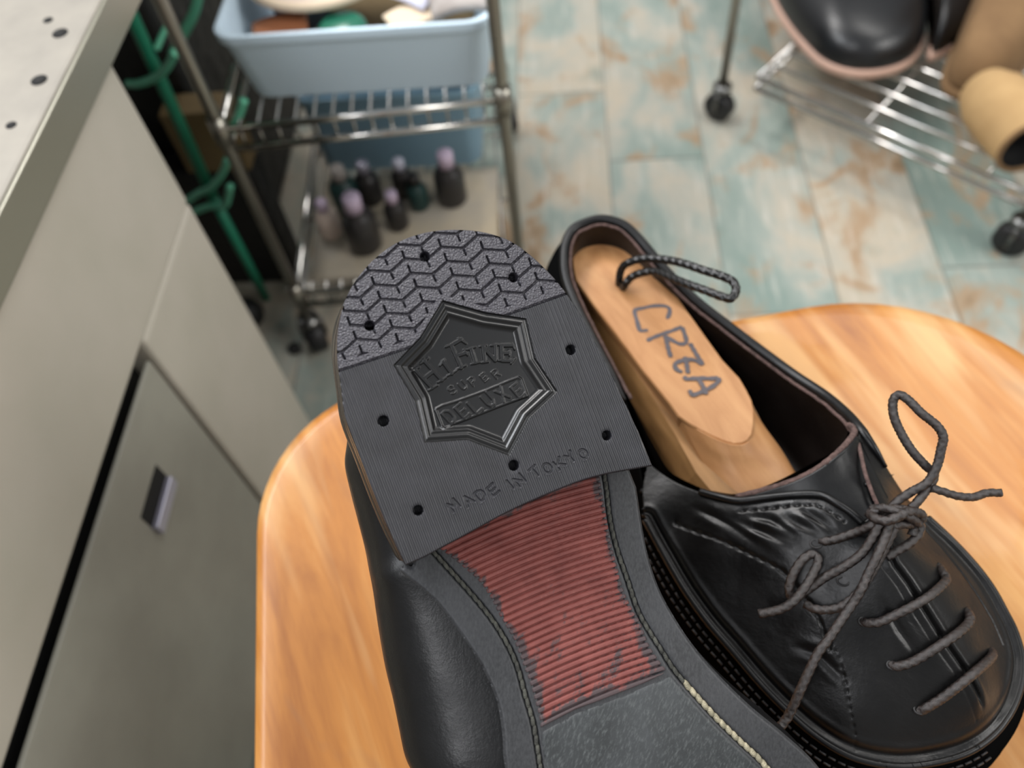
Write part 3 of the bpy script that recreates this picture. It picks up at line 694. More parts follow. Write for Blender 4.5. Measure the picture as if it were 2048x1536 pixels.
def vamp_h(X, Y, De):
    h = vz(X, Y)
    sd = lambda P: polydist(X, Y, P, closed=False)
    d, _ = sd(thr_line); tf = sstep(_[...]*0 + polydist(X, Y, thr_line[-1:].repeat(2, 0)+np.array([[0, 0], [1e-6, 0]]), closed=False)[0], .002, .008); h = h - .0022*(1-sstep(d, .0003, .0012))*tf + .0004*np.exp(-((d-.0022)/.0010)**2)*tf
    d, _ = sd(thr_line + np.array([-.0042, -.0012])); h = h-.0004*np.exp(-(d/.0003)**2)
    d, t = sd(facL); h = h - (.0006+.0004*np.sin(t/.0006))*np.exp(-(d/.0005)**2)
    d, t = sd(quarter); h = h + .0006*np.tanh((d)/.0008)*0 - (.0008+.0003*np.sin(t/.0007))*np.exp(-(d/.00055)**2)
    d, t = sd(vampst); h = h - .0005*(.5+.5*np.sin(t/.00042))*np.exp(-(d/.0005)**2)
    d, _ = sd(rstrip); h = h - .0006*np.exp(-(d/.0004)**2)
    for i, c in enumerate(creases):
        d, t = sd(c); Lc = np.sum(np.linalg.norm(np.diff(c, axis=0), axis=1)); tp = np.sin(np.clip(t/Lc, 0, 1)*PI)
        h = h + tp*(-.0008*np.exp(-(d/.0012)**2) + .0004*np.exp(-((d-.0028)/.0014)**2))
    d, t = sd(seam2); h = h + .0014*np.exp(-((d-.0006)/.0010)**2) - .0012*np.exp(-((d-.0032)/.0008)**2) + .0005*np.exp(-((d-.0052)/.0012)**2)
    return h
V, Fq, gx, gy = gridfield(outl, .00042, vamp_h, lambda x, y, h: np.stack([x, y, SZ+h], 1))
vamp = link('vamp', npmesh(V, Fq), 'black_vamp', rshoe, label='black leather vamp and lace facings'); solid(vamp, .0014)
# outer walls: closed top loop (rim + side + seam) down to the welt
top_loop = [np.array(q) for q in catmull(rimW, 4)] + [RP(*p) for p in side_r] + [np.array(q) for q in catmull(seaml, 3)] + [RP(1285, 980, .051), RP(1268, 880, .054)]
top_loop = resample(top_loop, 150, closed=True)
tl2 = top_loop[:, :2]
def sm(P, n=3):
    for _ in range(n): P = (np.roll(P, 1, 0)+P*2+np.roll(P, -1, 0))/4
    return P
axis_pt = np.array([RP(1190, 470, .06)[:2], RP(1400, 800, .06)[:2], RP(1600, 1150, .06)[:2], RP(1900, 1400, .04)[:2]])
tl2s = sm(tl2, 4)
def expand(P, d): return offset_poly(P, d)
heelw = 1-sstep(np.linalg.norm(tl2-RP(1190, 440, .068)[:2], axis=1), .0, .12)
toew = 1-sstep(np.linalg.norm(tl2-RP(1990, 1450, .036)[:2], axis=1), .03, .15)
leftw = 1-sstep(np.linalg.norm(tl2-RP(1122, 540, .066)[:2], axis=1), .01, .06)
ext = (.0035 + .0045*heelw + .0045*toew + .0065*leftw)[:, None]
e1 = expand(tl2s, 1.0)-tl2s
zt = top_loop[:, 2]
def wall(k, extf, zz): return np.column_stack([tl2s*(k)+tl2*(1-k)+e1*ext*extf, zz])
rings = [wall(0, 0, zt-.0002), wall(.3, .25, zt-.004), wall(.6, .6, zt*.8+.2*(SZ+.012)), wall(.9, .95, zt*.55+.45*(SZ+.012)), wall(1, 1.05, zt*.28+.72*(SZ+.012)), wall(1, .9, zt*.08+.92*(SZ+.012)), wall(1, .75, zt*0+SZ+.0105)]
v, f = loft(rings, caps=False); o = link('side_wall', pyd(v, f), 'matt_leather', rshoe, label='black leather quarter and counter'); solid(o, .0012); subsurf(o, 1)
# inner lining
ins = expand(tl2s, -1.0)-tl2s
rl_n = resample([q for q in rimc]+[RP(1724, 905, .076)], 90)
loopi = [np.array(q) for q in rimc] + [RP(1700, 900, .07), RP(1640, 930, .068), RP(1560, 972, .066), RP(1480, 1000, .062), RP(1400, 985, .056), RP(1330, 950, .052), RP(1290, 880, .053)]
loopi = resample(loopi, 120, closed=True); l2 = sm(loopi[:, :2], 2); ein = expand(l2, -1.0)-l2
rings = [np.column_stack([l2+ein*.0026, loopi[:, 2]-.0015]), np.column_stack([l2+ein*.0032, loopi[:, 2]-.008]), np.column_stack([l2+ein*.0020, loopi[:, 2]*.5+.5*(SZ+.012)]), np.column_stack([l2+ein*.004, loopi[:, 2]*0+SZ+.016]), np.column_stack([l2+ein*.009, loopi[:, 2]*0+SZ+.0135])]
v, f = loft(rings, caps=False); f.append(tuple(range(4*120, 5*120)))
link('lining', pyd(v, f), 'lining', rshoe, label='dark worn lining leather')
# rolled collar and raw edge inside it
pts = resample(catmull(rimW[:-1]+[RP(1712, 850, .0745), RP(1731, 874, .0765), RP(1752, 902, .0755), RP(1772, 934, .0720)], 6), 170)
o = link('collar', MB().tube(pts, list(.0024*np.clip(np.minimum(np.arange(170)+3, 172-np.arange(170))/12, .3, 1)), 12).mesh(), 'black_leather', rshoe, label='rolled black collar edge')
nrm = np.gradient(pts[:, :2], axis=0); nrm /= np.linalg.norm(nrm, axis=1)[:, None]; inn = np.stack([nrm[:, 1], -nrm[:, 0]], 1)
raw = pts.copy(); raw[:, :2] += inn*.0030; raw[:, 2] += -.0008
raw[:, :2] += (rng.normal(0, .00010, (len(pts), 2)))
link('raw_edge', MB().tube(raw, .0008, 7).mesh(), 'raw_edge', rshoe, label='frayed brownish leather edge')
# piping along the seam, double stitch beside it
sp = resample(seam3, 220); sp[:, 2] += .0004
link('piping', MB().tube(sp, .0014, 10).mesh(), 'black_leather', rshoe, label='raised toe seam piping')
for k_, (oo, dz) in enumerate(((.0030, -.0030), (.0052, -.0052))):
    nn_ = np.gradient(sp[:, :2], axis=0); nn_ /= np.linalg.norm(nn_, axis=1)[:, None]; ou = np.stack([nn_[:, 1], -nn_[:, 0]], 1)
    cen = sp[:, :2].mean(0); sg = np.sign(np.sum(ou*(sp[:, :2]-cen), 1).mean()); q = sp.copy(); q[:, :2] += ou*sg*oo; q[:, 2] += dz
    mb = MB(); L_ = np.r_[0, np.cumsum(np.linalg.norm(np.diff(q, axis=0), axis=1))]
    for i in range(int(L_[-1]*.40/.0036), int(L_[-1]/.0036)):
        a = [np.interp(i*.0036, L_, q[:, c]) for c in range(3)]; b = [np.interp(i*.0036+.0026, L_, q[:, c]) for c in range(3)]
        mb.tube([a, b], .00045, 6)
    link('seam_stitching', mb.mesh(), 'dark_thread', rshoe)
# tongue
def patch(rows, name, mat, parent, th=.0015, label=None, n=2):
    G_ = [catmull(r_, 6) for r_ in rows]; m = len(G_[0]); cols = [catmull([g[i] for g in G_], 6) for i in range(m)]
    V = [p for c in cols for p in c]; k2 = len(cols[0]); Fc = [(i*k2+j, (i+1)*k2+j, (i+1)*k2+j+1, i*k2+j+1) for i in range(m-1) for j in range(k2-1)]
    o = link(name, pyd(V, Fc), mat, parent, label=label); solid(o, th); return o
tt = [(1474, 996, .0655), (1530, 982, .071), (1589, 963, .077), (1640, 936, .081), (1682, 901, .083), (1706, 872, .081)]
tm = [(1500, 1012, .064), (1560, 1010, .070), (1612, 1000, .075), (1665, 985, .078), (1705, 950, .079), (1722, 905, .076)]
tb = [(1560, 1060, .064), (1610, 1060, .068), (1660, 1058, .072), (1705, 1055, .075), (1750, 1040, .077), (1770, 1000, .075)]
tongue = patch([[RP(*p) for p in tt], [RP(*p) for p in tm], [RP(*p) for p in tb]], 'tongue', 'black_leather', rshoe, .002, 'black leather tongue')
tr = catmull([RP(p[0], p[1]-2, p[2]+.0008) for p in tt]+[RP(1708, 858, .078), RP(1697, 850, .076)], 8); tr = [q+np.array([0, 0, rng.normal(0, .00025)]) for q in tr]
link('raw_edge', MB().tube(tr, .00125, 7).mesh(), 'raw_edge', rshoe, label='frayed pinkish tongue edge')
tr2 = catmull([RP(*p) for p in [(1714, 878, .079), (1722, 910, .081), (1730, 945, .082), (1744, 985, .083), (1756, 1012, .082)]], 8)
link('raw_edge', MB().tube(tr2, .0008, 7).mesh(), 'raw_edge', rshoe, label='frayed facing edge')
fe = catmull([RP(p[0], p[1]-1, p[2]+.0006) for p in thr_l[3:]], 6)
link('facing_edge', MB().tube(fe, .0016, 9).mesh(), 'black_leather', rshoe, label='folded facing edge')
# sole of the standing shoe
q0 = expand(tl2s, 1.0); S0 = tl2s+e1*(ext*.9+.0028)
rings = [np.column_stack([S0, zt*0+SZ+z]) for z in (.0112, .0105, .0070)] + [np.column_stack([tl2s+e1*(ext*.9+.0018), zt*0+SZ+z]) for z in (.0065, .0)]
v, f = loft(rings); link('outsole', pyd(v, f), 'matt_leather', rshoe, label='black welted sole')
# laces ---------------------------------------------------------------
z7 = lambda x, y, h: (1350+x/2.931, 740+y/2.931, h)
z8 = lambda x, y, h: (1350+x/2.931, 1012+y/2.931, h)
zE = lambda x, y, h: (1480+x/3.606, 760+y/3.606, h)
def lace(pts, r=.0016, name='lace', m='lace_grey', label=None):
    P = catmull([RP(*p) for p in pts], 10)
    return link(name, MB().tube(P, r, 12, braid=(.0030, .17, 3)).mesh(), m, rshoe, label=label)
def vamp_lace(pts, r=.0016):
    out = []
    for x, y, dz in pts: px, py, _ = z8(x, y, 0); q = onv(px, py, dz); out.append(q)
    return link('lace', MB().tube(catmull(out, 10), r, 12, braid=(.0030, .17, 3)).mesh(), 'lace_grey', rshoe)
link_l = [(1210, 800), ]
lace([zE(1060, 985, .085), zE(1120, 890, .088), zE(1230, 810, .091), zE(1350, 740, .094), zE(1420, 620, .098), zE(1450, 500, .102), zE(1465, 410, .105), zE(1420, 330, .107), zE(1310, 240, .109), zE(1220, 150, .110), zE(1150, 108, .110), zE(1105, 150, .108), zE(1110, 260, .105), zE(1160, 380, .102), zE(1240, 510, .099), zE(1330, 610, .096), zE(1400, 690, .093), zE(1340, 800, .091), zE(1260, 900, .089), zE(1190, 970, .086)], .00155, label='waxed lace bow loop standing up')
lace([zE(1380, 780, .092), zE(1450, 800, .092), zE(1560, 835, .091), zE(1680, 845, .090), zE(1780, 815, .090), zE(1885, 815, .090)], .00145, label='free lace end')
kn = np.array(RP(*zE(1130, 960, .086)))
def around(cx_, cy_, rx, ry, a0, a1, h0, lift, n=12, tilt=-.1):
    out = []
    for i in range(n+1):
        a = a0+(a1-a0)*i/n; x = cx_+rx*math.cos(a)*math.cos(tilt)-ry*math.sin(a)*math.sin(tilt); y = cy_+rx*math.cos(a)*math.sin(tilt)+ry*math.sin(a)*math.cos(tilt)
        out.append(zE(x, y, h0+lift*math.sin(a)))
    return out
lace(around(1115, 975, 175, 45, PI, 2*PI+.2, .086, -.0035, 12, .02), .0016)
lace([zE(930, 960, .086), zE(980, 1000, .090), zE(1060, 1015, .0915), zE(1140, 985, .0925), zE(1220, 950, .092), zE(1300, 965, .089), zE(1310, 1010, .086)], .0017, label='lace knot wrap')
lace([zE(950, 930, .087), zE(1050, 925, .091), zE(1150, 955, .092), zE(1240, 1000, .090), zE(1290, 1040, .086)], .0016)
lace([zE(1040, 1030, .089), zE(1100, 1050, .088), zE(1180, 1040, .088), zE(1250, 1050, .085), zE(1240, 1120, .083)], .0016)
# from the knot to the eyelet on the left and the small hanging bow
lace([z7(830, 1000, .0715), z7(870, 1005, .0755), z7(950, 990, .078), z7(1060, 950, .081), z7(1150, 915, .086), z7(1200, 880, .088)])
lace([z7(1210, 880, .090), z7(1160, 980, .086), z7(1090, 1080, .082), z7(980, 1160, .078), z7(880, 1215, .0745), z7(780, 1285, .0715), z7(700, 1335, .070), z7(668, 1290, .072), z7(690, 1200, .075), z7(750, 1110, .0775), z7(810, 1080, .078), z7(838, 1120, .0775), z7(805, 1200, .076), z7(750, 1290, .0745), z7(690, 1360, .073), z7(610, 1405, .071), z7(490, 1430, .0695)], .0016, label='small hanging lace loop and free end')
lace([z7(762, 1370, .0685), z7(820, 1400, .0695), z7(900, 1405, .0705), z7(980, 1385, .072), z7(1060, 1320, .0745), z7(1120, 1240, .0775), z7(1190, 1120, .081), z7(1250, 1000, .085), z7(1300, 900, .088)])
lace([z7(1260, 880, .091), z7(1240, 960, .088), z7(1190, 1080, .085), z7(1130, 1200, .081), z7(1090, 1290, .0785), z7(1040, 1370, .0755), z8(960, 690, .073), z8(900, 780, .071), z8(840, 860, .069), z8(780, 980, .0655), z8(730, 1090, .062), z8(690, 1180, .0585), z8(655, 1245, .056), z8(620, 1290, .055)], .0016, label='long free lace end')
lace([z7(1440, 900, .084), z7(1430, 960, .082), z7(1370, 1020, .081), z7(1300, 1060, .080), z7(1240, 1100, .079)])
vamp_lace([(1095, 680, -.001), (1130, 685, .0014), (1200, 680, .0022), (1300, 635, .0026), (1400, 585, .0030), (1490, 530, .003), (1560, 470, .0028), (1590, 430, .0024), (1570, 390, .0012), (1545, 355, -.001)])
vamp_lace([(1265, 930, -.001), (1300, 940, .0014), (1380, 920, .0022), (1480, 865, .0026), (1580, 800, .003), (1660, 745, .003), (1715, 695, .0026), (1730, 650, .0022), (1705, 610, -.001)])
vamp_lace([(1425, 1205, -.001), (1470, 1185, .0014), (1560, 1130, .0024), (1660, 1055, .003), (1740, 990, .003), (1810, 930, .0026), (1860, 880, .0020), (1852, 850, -.001)])
def eyelet(px, py, rr=.0016):
    c = onv(px, py, .0004); out = [c+np.array([rr*math.cos(a)*1.3, rr*math.sin(a), 0]) for a in np.linspace(0, 2*PI, 18)[:-1]]
    b = link('eyelet', MB().tube(out, .0004, 7, closed=True).mesh(), 'dark_thread', rshoe)
for p in ((1632, 1088), (1686, 1163), (1729, 1243), (1786, 1330), (1840, 1419)): eyelet(*p)

# ================================================================== SHOE TREE
tree = empty('shoe_tree', RP(1330, 750, .012), 'pale wooden shoe tree with marker writing and a black cord loop, inside the standing shoe', 'shoe tree')
z6 = lambda x, y: (1050+x/2.925, 420+y/2.925)
tleft = [(1149, 471), (1146, 505), (1148, 532), (1153, 559), (1187, 606), (1235, 668), (1289, 742), (1341, 806), (1358, 831)]
tend = [(1378, 845), (1400, 858), (1426, 871), (1450, 881), (1467, 886), (1482, 885), (1494, 880), (1502, 868), (1505, 852), (1506, 822)]
tright = [(1501, 800), (1491, 780), (1477, 756), (1443, 720), (1409, 673), (1375, 625), (1334, 567), (1310, 540), (1290, 514), (1269, 490), (1248, 471), (1221, 457), (1180, 458)]
TH_ = .054
def topz(p): return RP(p[0], p[1], TH_)
top = [topz(p) for p in tleft+tend+tright]
n = len(top); T2 = np.array(top)
down = T2.copy(); down[:, 2] = SZ+.018; down[:, :2] += (offset_poly(T2[:, :2], 1.0)-T2[:, :2])*.0005
mid = T2.copy(); mid[:, 2] -= .0007; mid[:, :2] += (offset_poly(T2[:, :2], 1.0)-T2[:, :2])*.0006
board = T2.copy(); board[:, 2] -= .0085
MBt = MB(); v, f = loft([board, mid, T2]); MBt.add(v, f)
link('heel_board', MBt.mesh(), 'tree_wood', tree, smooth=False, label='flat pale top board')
# body under it, spreading to the left and running forward under the throat
body_top = [(1149, 475), (1147, 505), (1150, 545), (1160, 575), (1200, 640), (1250, 712), (1303, 792), (1350, 868), (1392, 945), (1425, 985), (1455, 1040), (1500, 1075), (1600, 1050), (1640, 990), (1583, 945), (1542, 880), (1512, 822), (1480, 762), (1440, 722), (1400, 668), (1330, 570), (1285, 515), (1245, 476), (1200, 462)]
bt = np.array([RP(p[0], p[1], TH_-.0085) for p in body_top])
off2 = offset_poly(bt[:, :2], 1.0)-bt[:, :2]
left_w = np.array([0, .3, .6, 1, 1, 1, 1, 1, 1, 1, .5, 0, 0, 0, 0, 0, 0, 0, 0, 0, 0, 0, 0, 0])[:, None]
b2 = bt.copy(); b2[:, :2] += off2*.006*left_w; b2[:, 2] = SZ+.034
b3 = bt.copy(); b3[:, :2] += off2*.009*left_w; b3[:, 2] = SZ+.017
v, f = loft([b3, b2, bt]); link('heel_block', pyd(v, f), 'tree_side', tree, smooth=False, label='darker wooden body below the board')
# forward neck: slopes down from the end of the board
nk = [[RP(*z6(a, b), h) for a, b, h in r_] for r_ in (
    [(905, 1212, .0525), (1000, 1275, .0535), (1110, 1335, .0545), (1220, 1372, .0545), (1300, 1355, .0535), (1334, 1260, .0525), (1336, 1165, .0515)],
    [(960, 1330, .049), (1060, 1380, .051), (1160, 1420, .052), (1260, 1430, .052), (1350, 1410, .051), (1400, 1330, .050), (1405, 1270, .048)],
    [(1040, 1490, .045), (1140, 1510, .0475), (1240, 1520, .049), (1340, 1515, .049), (1430, 1490, .049), (1490, 1440, .048), (1500, 1400, .046)],
    [(1140, 1680, .040), (1240, 1690, .044), (1340, 1680, .046), (1440, 1665, .047), (1540, 1640, .047), (1600, 1590, .046), (1600, 1560, .044)],
    [(1240, 1850, .034), (1340, 1850, .038), (1440, 1840, .040), (1540, 1820, .042), (1640, 1800, .042), (1700, 1740, .040), (1710, 1700, .038)])]
G_ = [catmull(r_, 5) for r_ in nk]; cols = [catmull([g[i] for g in G_], 6) for i in range(len(G_[0]))]
k2 = len(cols[0]); V = [p for c in cols for p in c]; nV = len(V); V = V+[np.array([p[0], p[1], SZ+.017]) for p in V]
Fc = [(i*k2+j, (i+1)*k2+j, (i+1)*k2+j+1, i*k2+j+1) for i in range(len(cols)-1) for j in range(k2-1)]
m1 = len(cols)-1; Fc += [(j, j+1, nV+j+1, nV+j) for j in range(k2-1)] + [(m1*k2+j+1, m1*k2+j, nV+m1*k2+j, nV+m1*k2+j+1) for j in range(k2-1)] + [(i*k2, nV+i*k2, nV+(i+1)*k2, (i+1)*k2) for i in range(m1)]
link('neck', pyd(V, Fc), 'tree_wood', tree, label='pale neck sloping down under the tongue')
# writing, marker strokes lying on the board
zW = lambda x, y: (1240+x/6.983, 590+y/6.983)
ink = [[(655, 335), (690, 260), (690, 190), (640, 158), (560, 148), (450, 155), (330, 180), (220, 205), (205, 250), (235, 350), (270, 480), (300, 500), (390, 490)],
       [(375, 640), (450, 600), (600, 540), (750, 490), (865, 440)], [(865, 445), (900, 540), (925, 620), (920, 665), (860, 685), (780, 660), (640, 575)], [(630, 560), (655, 660), (680, 770), (712, 870)],
       [(975, 672), (1010, 730), (1080, 850), (1160, 975)], [(1160, 975), (1080, 925), (1000, 900), (900, 905), (790, 945), (765, 990), (800, 1045), (870, 1075)], [(905, 860), (930, 960), (950, 1095)],
       [(900, 1130), (930, 1170), (1020, 1165), (1150, 1160), (1280, 1165), (1370, 1150)], [(1370, 1150), (1375, 1200), (1300, 1270), (1180, 1335), (1040, 1390), (1000, 1380), (970, 1325)], [(1100, 1180), (1140, 1240), (1175, 1310), (1205, 1385)]]
for q_, s_ in enumerate(ink):
    P = resample(catmull([RP(*zW(*p), TH_+.0001+.00006*q_) for p in s_], 8), 50); P2 = P[:, :2]; t = np.gradient(P2, axis=0); t /= np.linalg.norm(t, axis=1)[:, None]; nn_ = np.stack([-t[:, 1], t[:, 0]], 1)
    wv_ = .00102*(1+.12*np.sin(np.arange(50)*.5))[:, None]*np.clip(np.minimum(np.arange(50)+1.5, 51.5-np.arange(50))/3, .3, 1)[:, None]
    A_ = np.column_stack([P2+nn_*wv_, P[:, 2]]); B_ = np.column_stack([P2-nn_*wv_, P[:, 2]])
    V = np.vstack([A_, B_]); Fc = [(i, i+1, 50+i+1, 50+i) for i in range(49)]
    o = link('marker_writing', pyd(V, Fc), 'marker_ink', tree, smooth=False); solid(o, .00005)
cord = [(1239, 574, .048), (1238, 566, .055), (1242, 540, .062), (1256, 526, .067), (1290, 517, .072), (1335, 520, .077), (1370, 528, .081), (1405, 540, .084), (1440, 551, .086), (1464, 562, .087), (1472, 578, .087), (1464, 596, .086), (1446, 594, .085), (1408, 580, .083), (1375, 568, .080), (1340, 554, .075), (1310, 543, .070), (1283, 546, .066), (1262, 555, .062), (1248, 572, .057), (1243, 580, .048)]
link('cord', MB().tube(catmull([RP(*p) for p in cord], 16), .0018, 16, braid=(.0042, .22, 4)).mesh(), 'cord_black', tree, label='braided black cord loop')

# ================================================================== FLOOR
me = pyd([(-2.2, -1.2, 0), (2.4, -1.2, 0), (2.4, 3.2, 0), (-2.2, 3.2, 0)], [(0, 1, 2, 3)])
fl = link('floor', me, 'painted_planks', smooth=False); tag(fl, 'floor of worn painted planks, pale green, cream and rust', 'floor', kind='structure'); solid(fl, .02)

# ================================================================== STEEL CABINET (left)
FXX = -.29
cab = empty('steel_cabinet', (-.6, .1, 0), 'grey enamelled steel cabinet with screw holes in its top, left of the stool', 'cabinet')
def part(name, mat, parent, *boxes, bv=.0015, label=None, smooth=False):
    mb = MB()
    for b in boxes: mb.box(*b)
    o = link(name, mb.mesh(), mat, parent, smooth=smooth, label=label)
    if bv: bevel(o, bv)
    return o
part('carcass', 'enamel_steel', cab, (-.95, FXX, -.60, .46, .372, .499), (-.95, FXX-.022, -.60, .46, .02, .372), (-.95, FXX, .327, .46, .02, .372), bv=.004)
part('recess', 'hollow_shade', cab, (-.93, FXX-.0205, -.59, .3262, .03, .3718), bv=0, label='black box standing for the shade in the gap above and behind the drawer')
dr = part('drawer_front', 'enamel_shaded', cab, (FXX-.0050, FXX-.0015, -.58, .3215, .035, .3565), bv=.001, label='grey drawer front, shadow put into its colour')
a = PX(310, 930, FXX); b = PX(335, 1062, FXX)
hd = empty  # pull: black plate for the recess shade and a bright lip
hy, hz = .243, .300
part('pull_recess', 'hollow_shade', dr, (FXX-.0025, FXX-.0012, hy-.020, hy+.020, hz-.004, hz+.014), bv=0, label='black plate standing for the shade in a finger recess')
part('pull_lip', 'pull_metal', dr, (FXX-.0022, FXX+.0030, hy-.020, hy+.020, hz-.014, hz-.003), bv=.001, label='bright metal finger pull')
tp = part('worktop', 'worktop_steel', cab, (-.96, FXX+.003, -.62, .80, .500, .5255), bv=.0025, label='pale flat top')
part('rim', 'worktop_rim', tp, (FXX+.0032, FXX+.006, -.62, .80, .4995, .5250), bv=.001, label='brushed metal edge strip')
for px, py, r_ in ((120, 66, .0048), (78, 160, .0048), (96, 40, .003), (22, 250, .003)):
    c = PZ(px, py, .5257); link('screw_hole', MB().cyl((c[0], c[1], .5250), (c[0], c[1], .5258), r_, 20).mesh(), 'hollow_shade', tp)  # black discs painting the shade inside the holes

# ================================================================== WIRE CART with blue bins
cart = empty('wire_cart', (-.18, .77, 0), 'chromed wire cart on casters carrying a pale blue bin, behind the held shoe', 'cart')
posts = [(-.311, .595), (-.055, .615), (-.335, .955), (-.085, .975)]
def caster(parent, x, y, r_=.022, ang=.4, top=.055):
    c = empty  # fork and wheel
    ca, sa_ = math.cos(ang), math.sin(ang); A_ = (x-.011*ca, y-.011*sa_, r_); B_ = (x+.011*ca, y+.011*sa_, r_)
    wv_ = link('caster', MB().tube([A_, (x-.008*ca, y-.008*sa_, r_), (x+.008*ca, y+.008*sa_, r_), B_], [r_*.86, r_, r_, r_*.86], 28).mesh(), 'caster_rubber', parent, label='black rubber caster wheel')
    mb = MB()
    for s_ in (-1, 1): mb.tube([(x+s_*.013*ca, y+s_*.013*sa_, r_*.8), (x+s_*.013*ca, y+s_*.013*sa_, top-.008)], .0028, 8)
    mb.cyl((x, y, top-.009), (x, y, top), .013, 18); link('caster_fork', mb.mesh(), 'caster_metal', wv_)
for i, (x, y) in enumerate(posts):
    mb = MB().cyl((x, y, .05), (x, y, .70 if i > 1 else .74), .0056, 16)
    for z in (.10, .33, .56): mb.cyl((x, y, z-.014), (x, y, z+.014), .0082, 16)
    link('post', mb.mesh(), 'post_metal', cart); caster(cart, x, y)
def lerp(a, b, t): return np.array(a)*(1-t)+np.array(b)*t
def wire_shelf(parent, c, z, nw, rails=((0, .003), (-.014, .003)), along=True, rw=.0014, mat='chrome'):
    """c: four corners front-left, front-right, back-left, back-right"""
    mb = MB(); FL, FR, BL, BR = [np.array([*p, 0.]) for p in c]
    for dz, r_ in rails:
        for a, b in ((FL, FR), (BL, BR), (FL, BL), (FR, BR)): mb.tube([a+[0, 0, z+dz], b+[0, 0, z+dz]], r_, 10)
    for i in range(1, nw):
        t = i/nw
        a, b = (lerp(FL, FR, t), lerp(BL, BR, t)) if along else (lerp(FL, BL, t), lerp(FR, BR, t))
        mb.tube([a+[0, 0, z+rails[-1][0]], a+[0, 0, z+.001], b+[0, 0, z+.001], b+[0, 0, z+rails[-1][0]]], rw, 7)
    for t in (.33, .66):
        a, b = (lerp(FL, BL, t), lerp(FR, BR, t)) if along else (lerp(FL, FR, t), lerp(BL, BR, t))
        mb.tube([a+[0, 0, z-.004], b+[0, 0, z-.004]], .002, 7)
    return link('wire_shelf', mb.mesh(), mat, parent)
cc = posts
for z in (.10, .33): wire_shelf(cart, cc, z, 15, rails=((0, .0034), (-.022, .0034)))
def bin_(name, x0, x1, y0, y1, z0, z1, mat, label, t=.0025, flare=.008, group=None):
    o_ = []; r_ = .02
    def rr(e, z):
        out = []
        for cx_, cy_, a0 in ((x1+e-r_, y1+e-r_, 0), (x0-e+r_, y1+e-r_, PI/2), (x0-e+r_, y0-e+r_, PI), (x1+e-r_, y0-e+r_, 1.5*PI)):
            for i in range(7): a = a0+PI/2*i/6; out.append((cx_+r_*math.cos(a), cy_+r_*math.sin(a), z))
        return out
    rings = [rr(0, z0), rr(flare, z1-.010), rr(flare+.003, z1-.009), rr(flare+.0035, z1), rr(flare-.001, z1), rr(flare-t, z1-.010), rr(-t, z0+t)]
    v, f = loft(rings); o = link(name, pyd(v, f), mat, None, base=((x0+x1)/2, (y0+y1)/2, z0)); bevel(o, .0008); return tag(o, label, 'bin', group)
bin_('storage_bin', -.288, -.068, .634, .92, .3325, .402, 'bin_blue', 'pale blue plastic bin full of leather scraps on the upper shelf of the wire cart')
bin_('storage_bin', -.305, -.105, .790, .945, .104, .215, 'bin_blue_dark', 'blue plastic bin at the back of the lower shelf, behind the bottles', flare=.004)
# contents of the upper bin
def disc(name, c, rx, ry, t, tilt, rotz, mat, label, cat, edge=None):
    ring = [];  N = 40
    M_ = Matrix.Translation(Vector(c)) @ Matrix.Rotation(rotz, 4, 'Z') @ Matrix.Rotation(tilt, 4, 'X')
    rings = []
    for k_, z in ((.2, t), (.93, t), (1, t*.6), (1, .2*t), (.95, 0), (.2, 0)):
        rings.append([M_ @ Vector((rx*k_*math.cos(2*PI*i/N), ry*k_*math.sin(2*PI*i/N), z)) for i in range(N)])
    v, f = loft(rings); 
    if edge:
        e = empty(name, c, label, cat); link('pad', pyd(v, f), mat, e)
        rim_ = [M_ @ Vector((rx*1.0*math.cos(2*PI*i/N), ry*1.0*math.sin(2*PI*i/N), t*.55)) for i in range(N)]
        link('edge_band', MB().tube(rim_, .0045, 10, closed=True).mesh(), edge, e); return e
    o = link(name, pyd(v, f), mat, None, base=c); return tag(o, label, cat)
disc('leather_disc', (-.218, .715, .400), .064, .050, .008, .10, .1, 'felt_pink', 'pinkish oval felt pad with a cream edge lying in the blue bin', 'pad', 'cream_edge')
tc = PY(682, 46, .655)
e = empty('thread_spool', (tc[0], tc[1], tc[2]-.036), 'round dark green tin with a clear rim in the pale blue bin', 'tin')
link('lid', MB().lathe([(0, .036), (.016, .036), (.021, .032), (.023, .024), (.023, .0), (0, 0)], (tc[0], tc[1], tc[2]-.034)).mesh(), 'tin_green', e, label='dark green lid')
link('clear_band', MB().lathe([(.0228, .000), (.0243, .002), (.0243, .020), (.0228, .022)], (tc[0], tc[1], tc[2]-.034)).mesh(), 'tin_clear', e)
e.name = 'round_tin'
def slab_(name, c, sx_2, sy_2, t, rx, rz, mat, label, cat, bow=.0):
    M_ = Matrix.Translation(Vector(c)) @ Matrix.Rotation(rz, 4, 'Z') @ Matrix.Rotation(rx, 4, 'X'); n = 10; V = []; 
    for k_ in (0, 1):
        for i in range(n+1):
            for j in range(n+1):
                x = -sx_2/2+sx_2*i/n; y = -sy_2/2+sy_2*j/n; V.append(M_ @ Vector((x, y, t*k_+bow*(1-(2*x/sx_2)**2)+.25*bow*math.sin(9*y/sy_2))))
    m = (n+1)**2; Fc = [(i*(n+1)+j, i*(n+1)+j+1, (i+1)*(n+1)+j+1, (i+1)*(n+1)+j) for i in range(n) for j in range(n)]; Fc += [tuple(q+m for q in f_)[::-1] for f_ in Fc[:n*n]]
    per = [i*(n+1) for i in range(n+1)] + [n*(n+1)+j for j in range(1, n+1)] + [i*(n+1)+n for i in range(n-1, -1, -1)] + [j for j in range(n-1, 0, -1)]
    for a, b in zip(per, per[1:]+per[:1]): Fc.append((a, b, b+m, a+m))
    o = link(name, pyd(V, Fc), mat, None, base=c, smooth=True); return tag(o, label, cat)
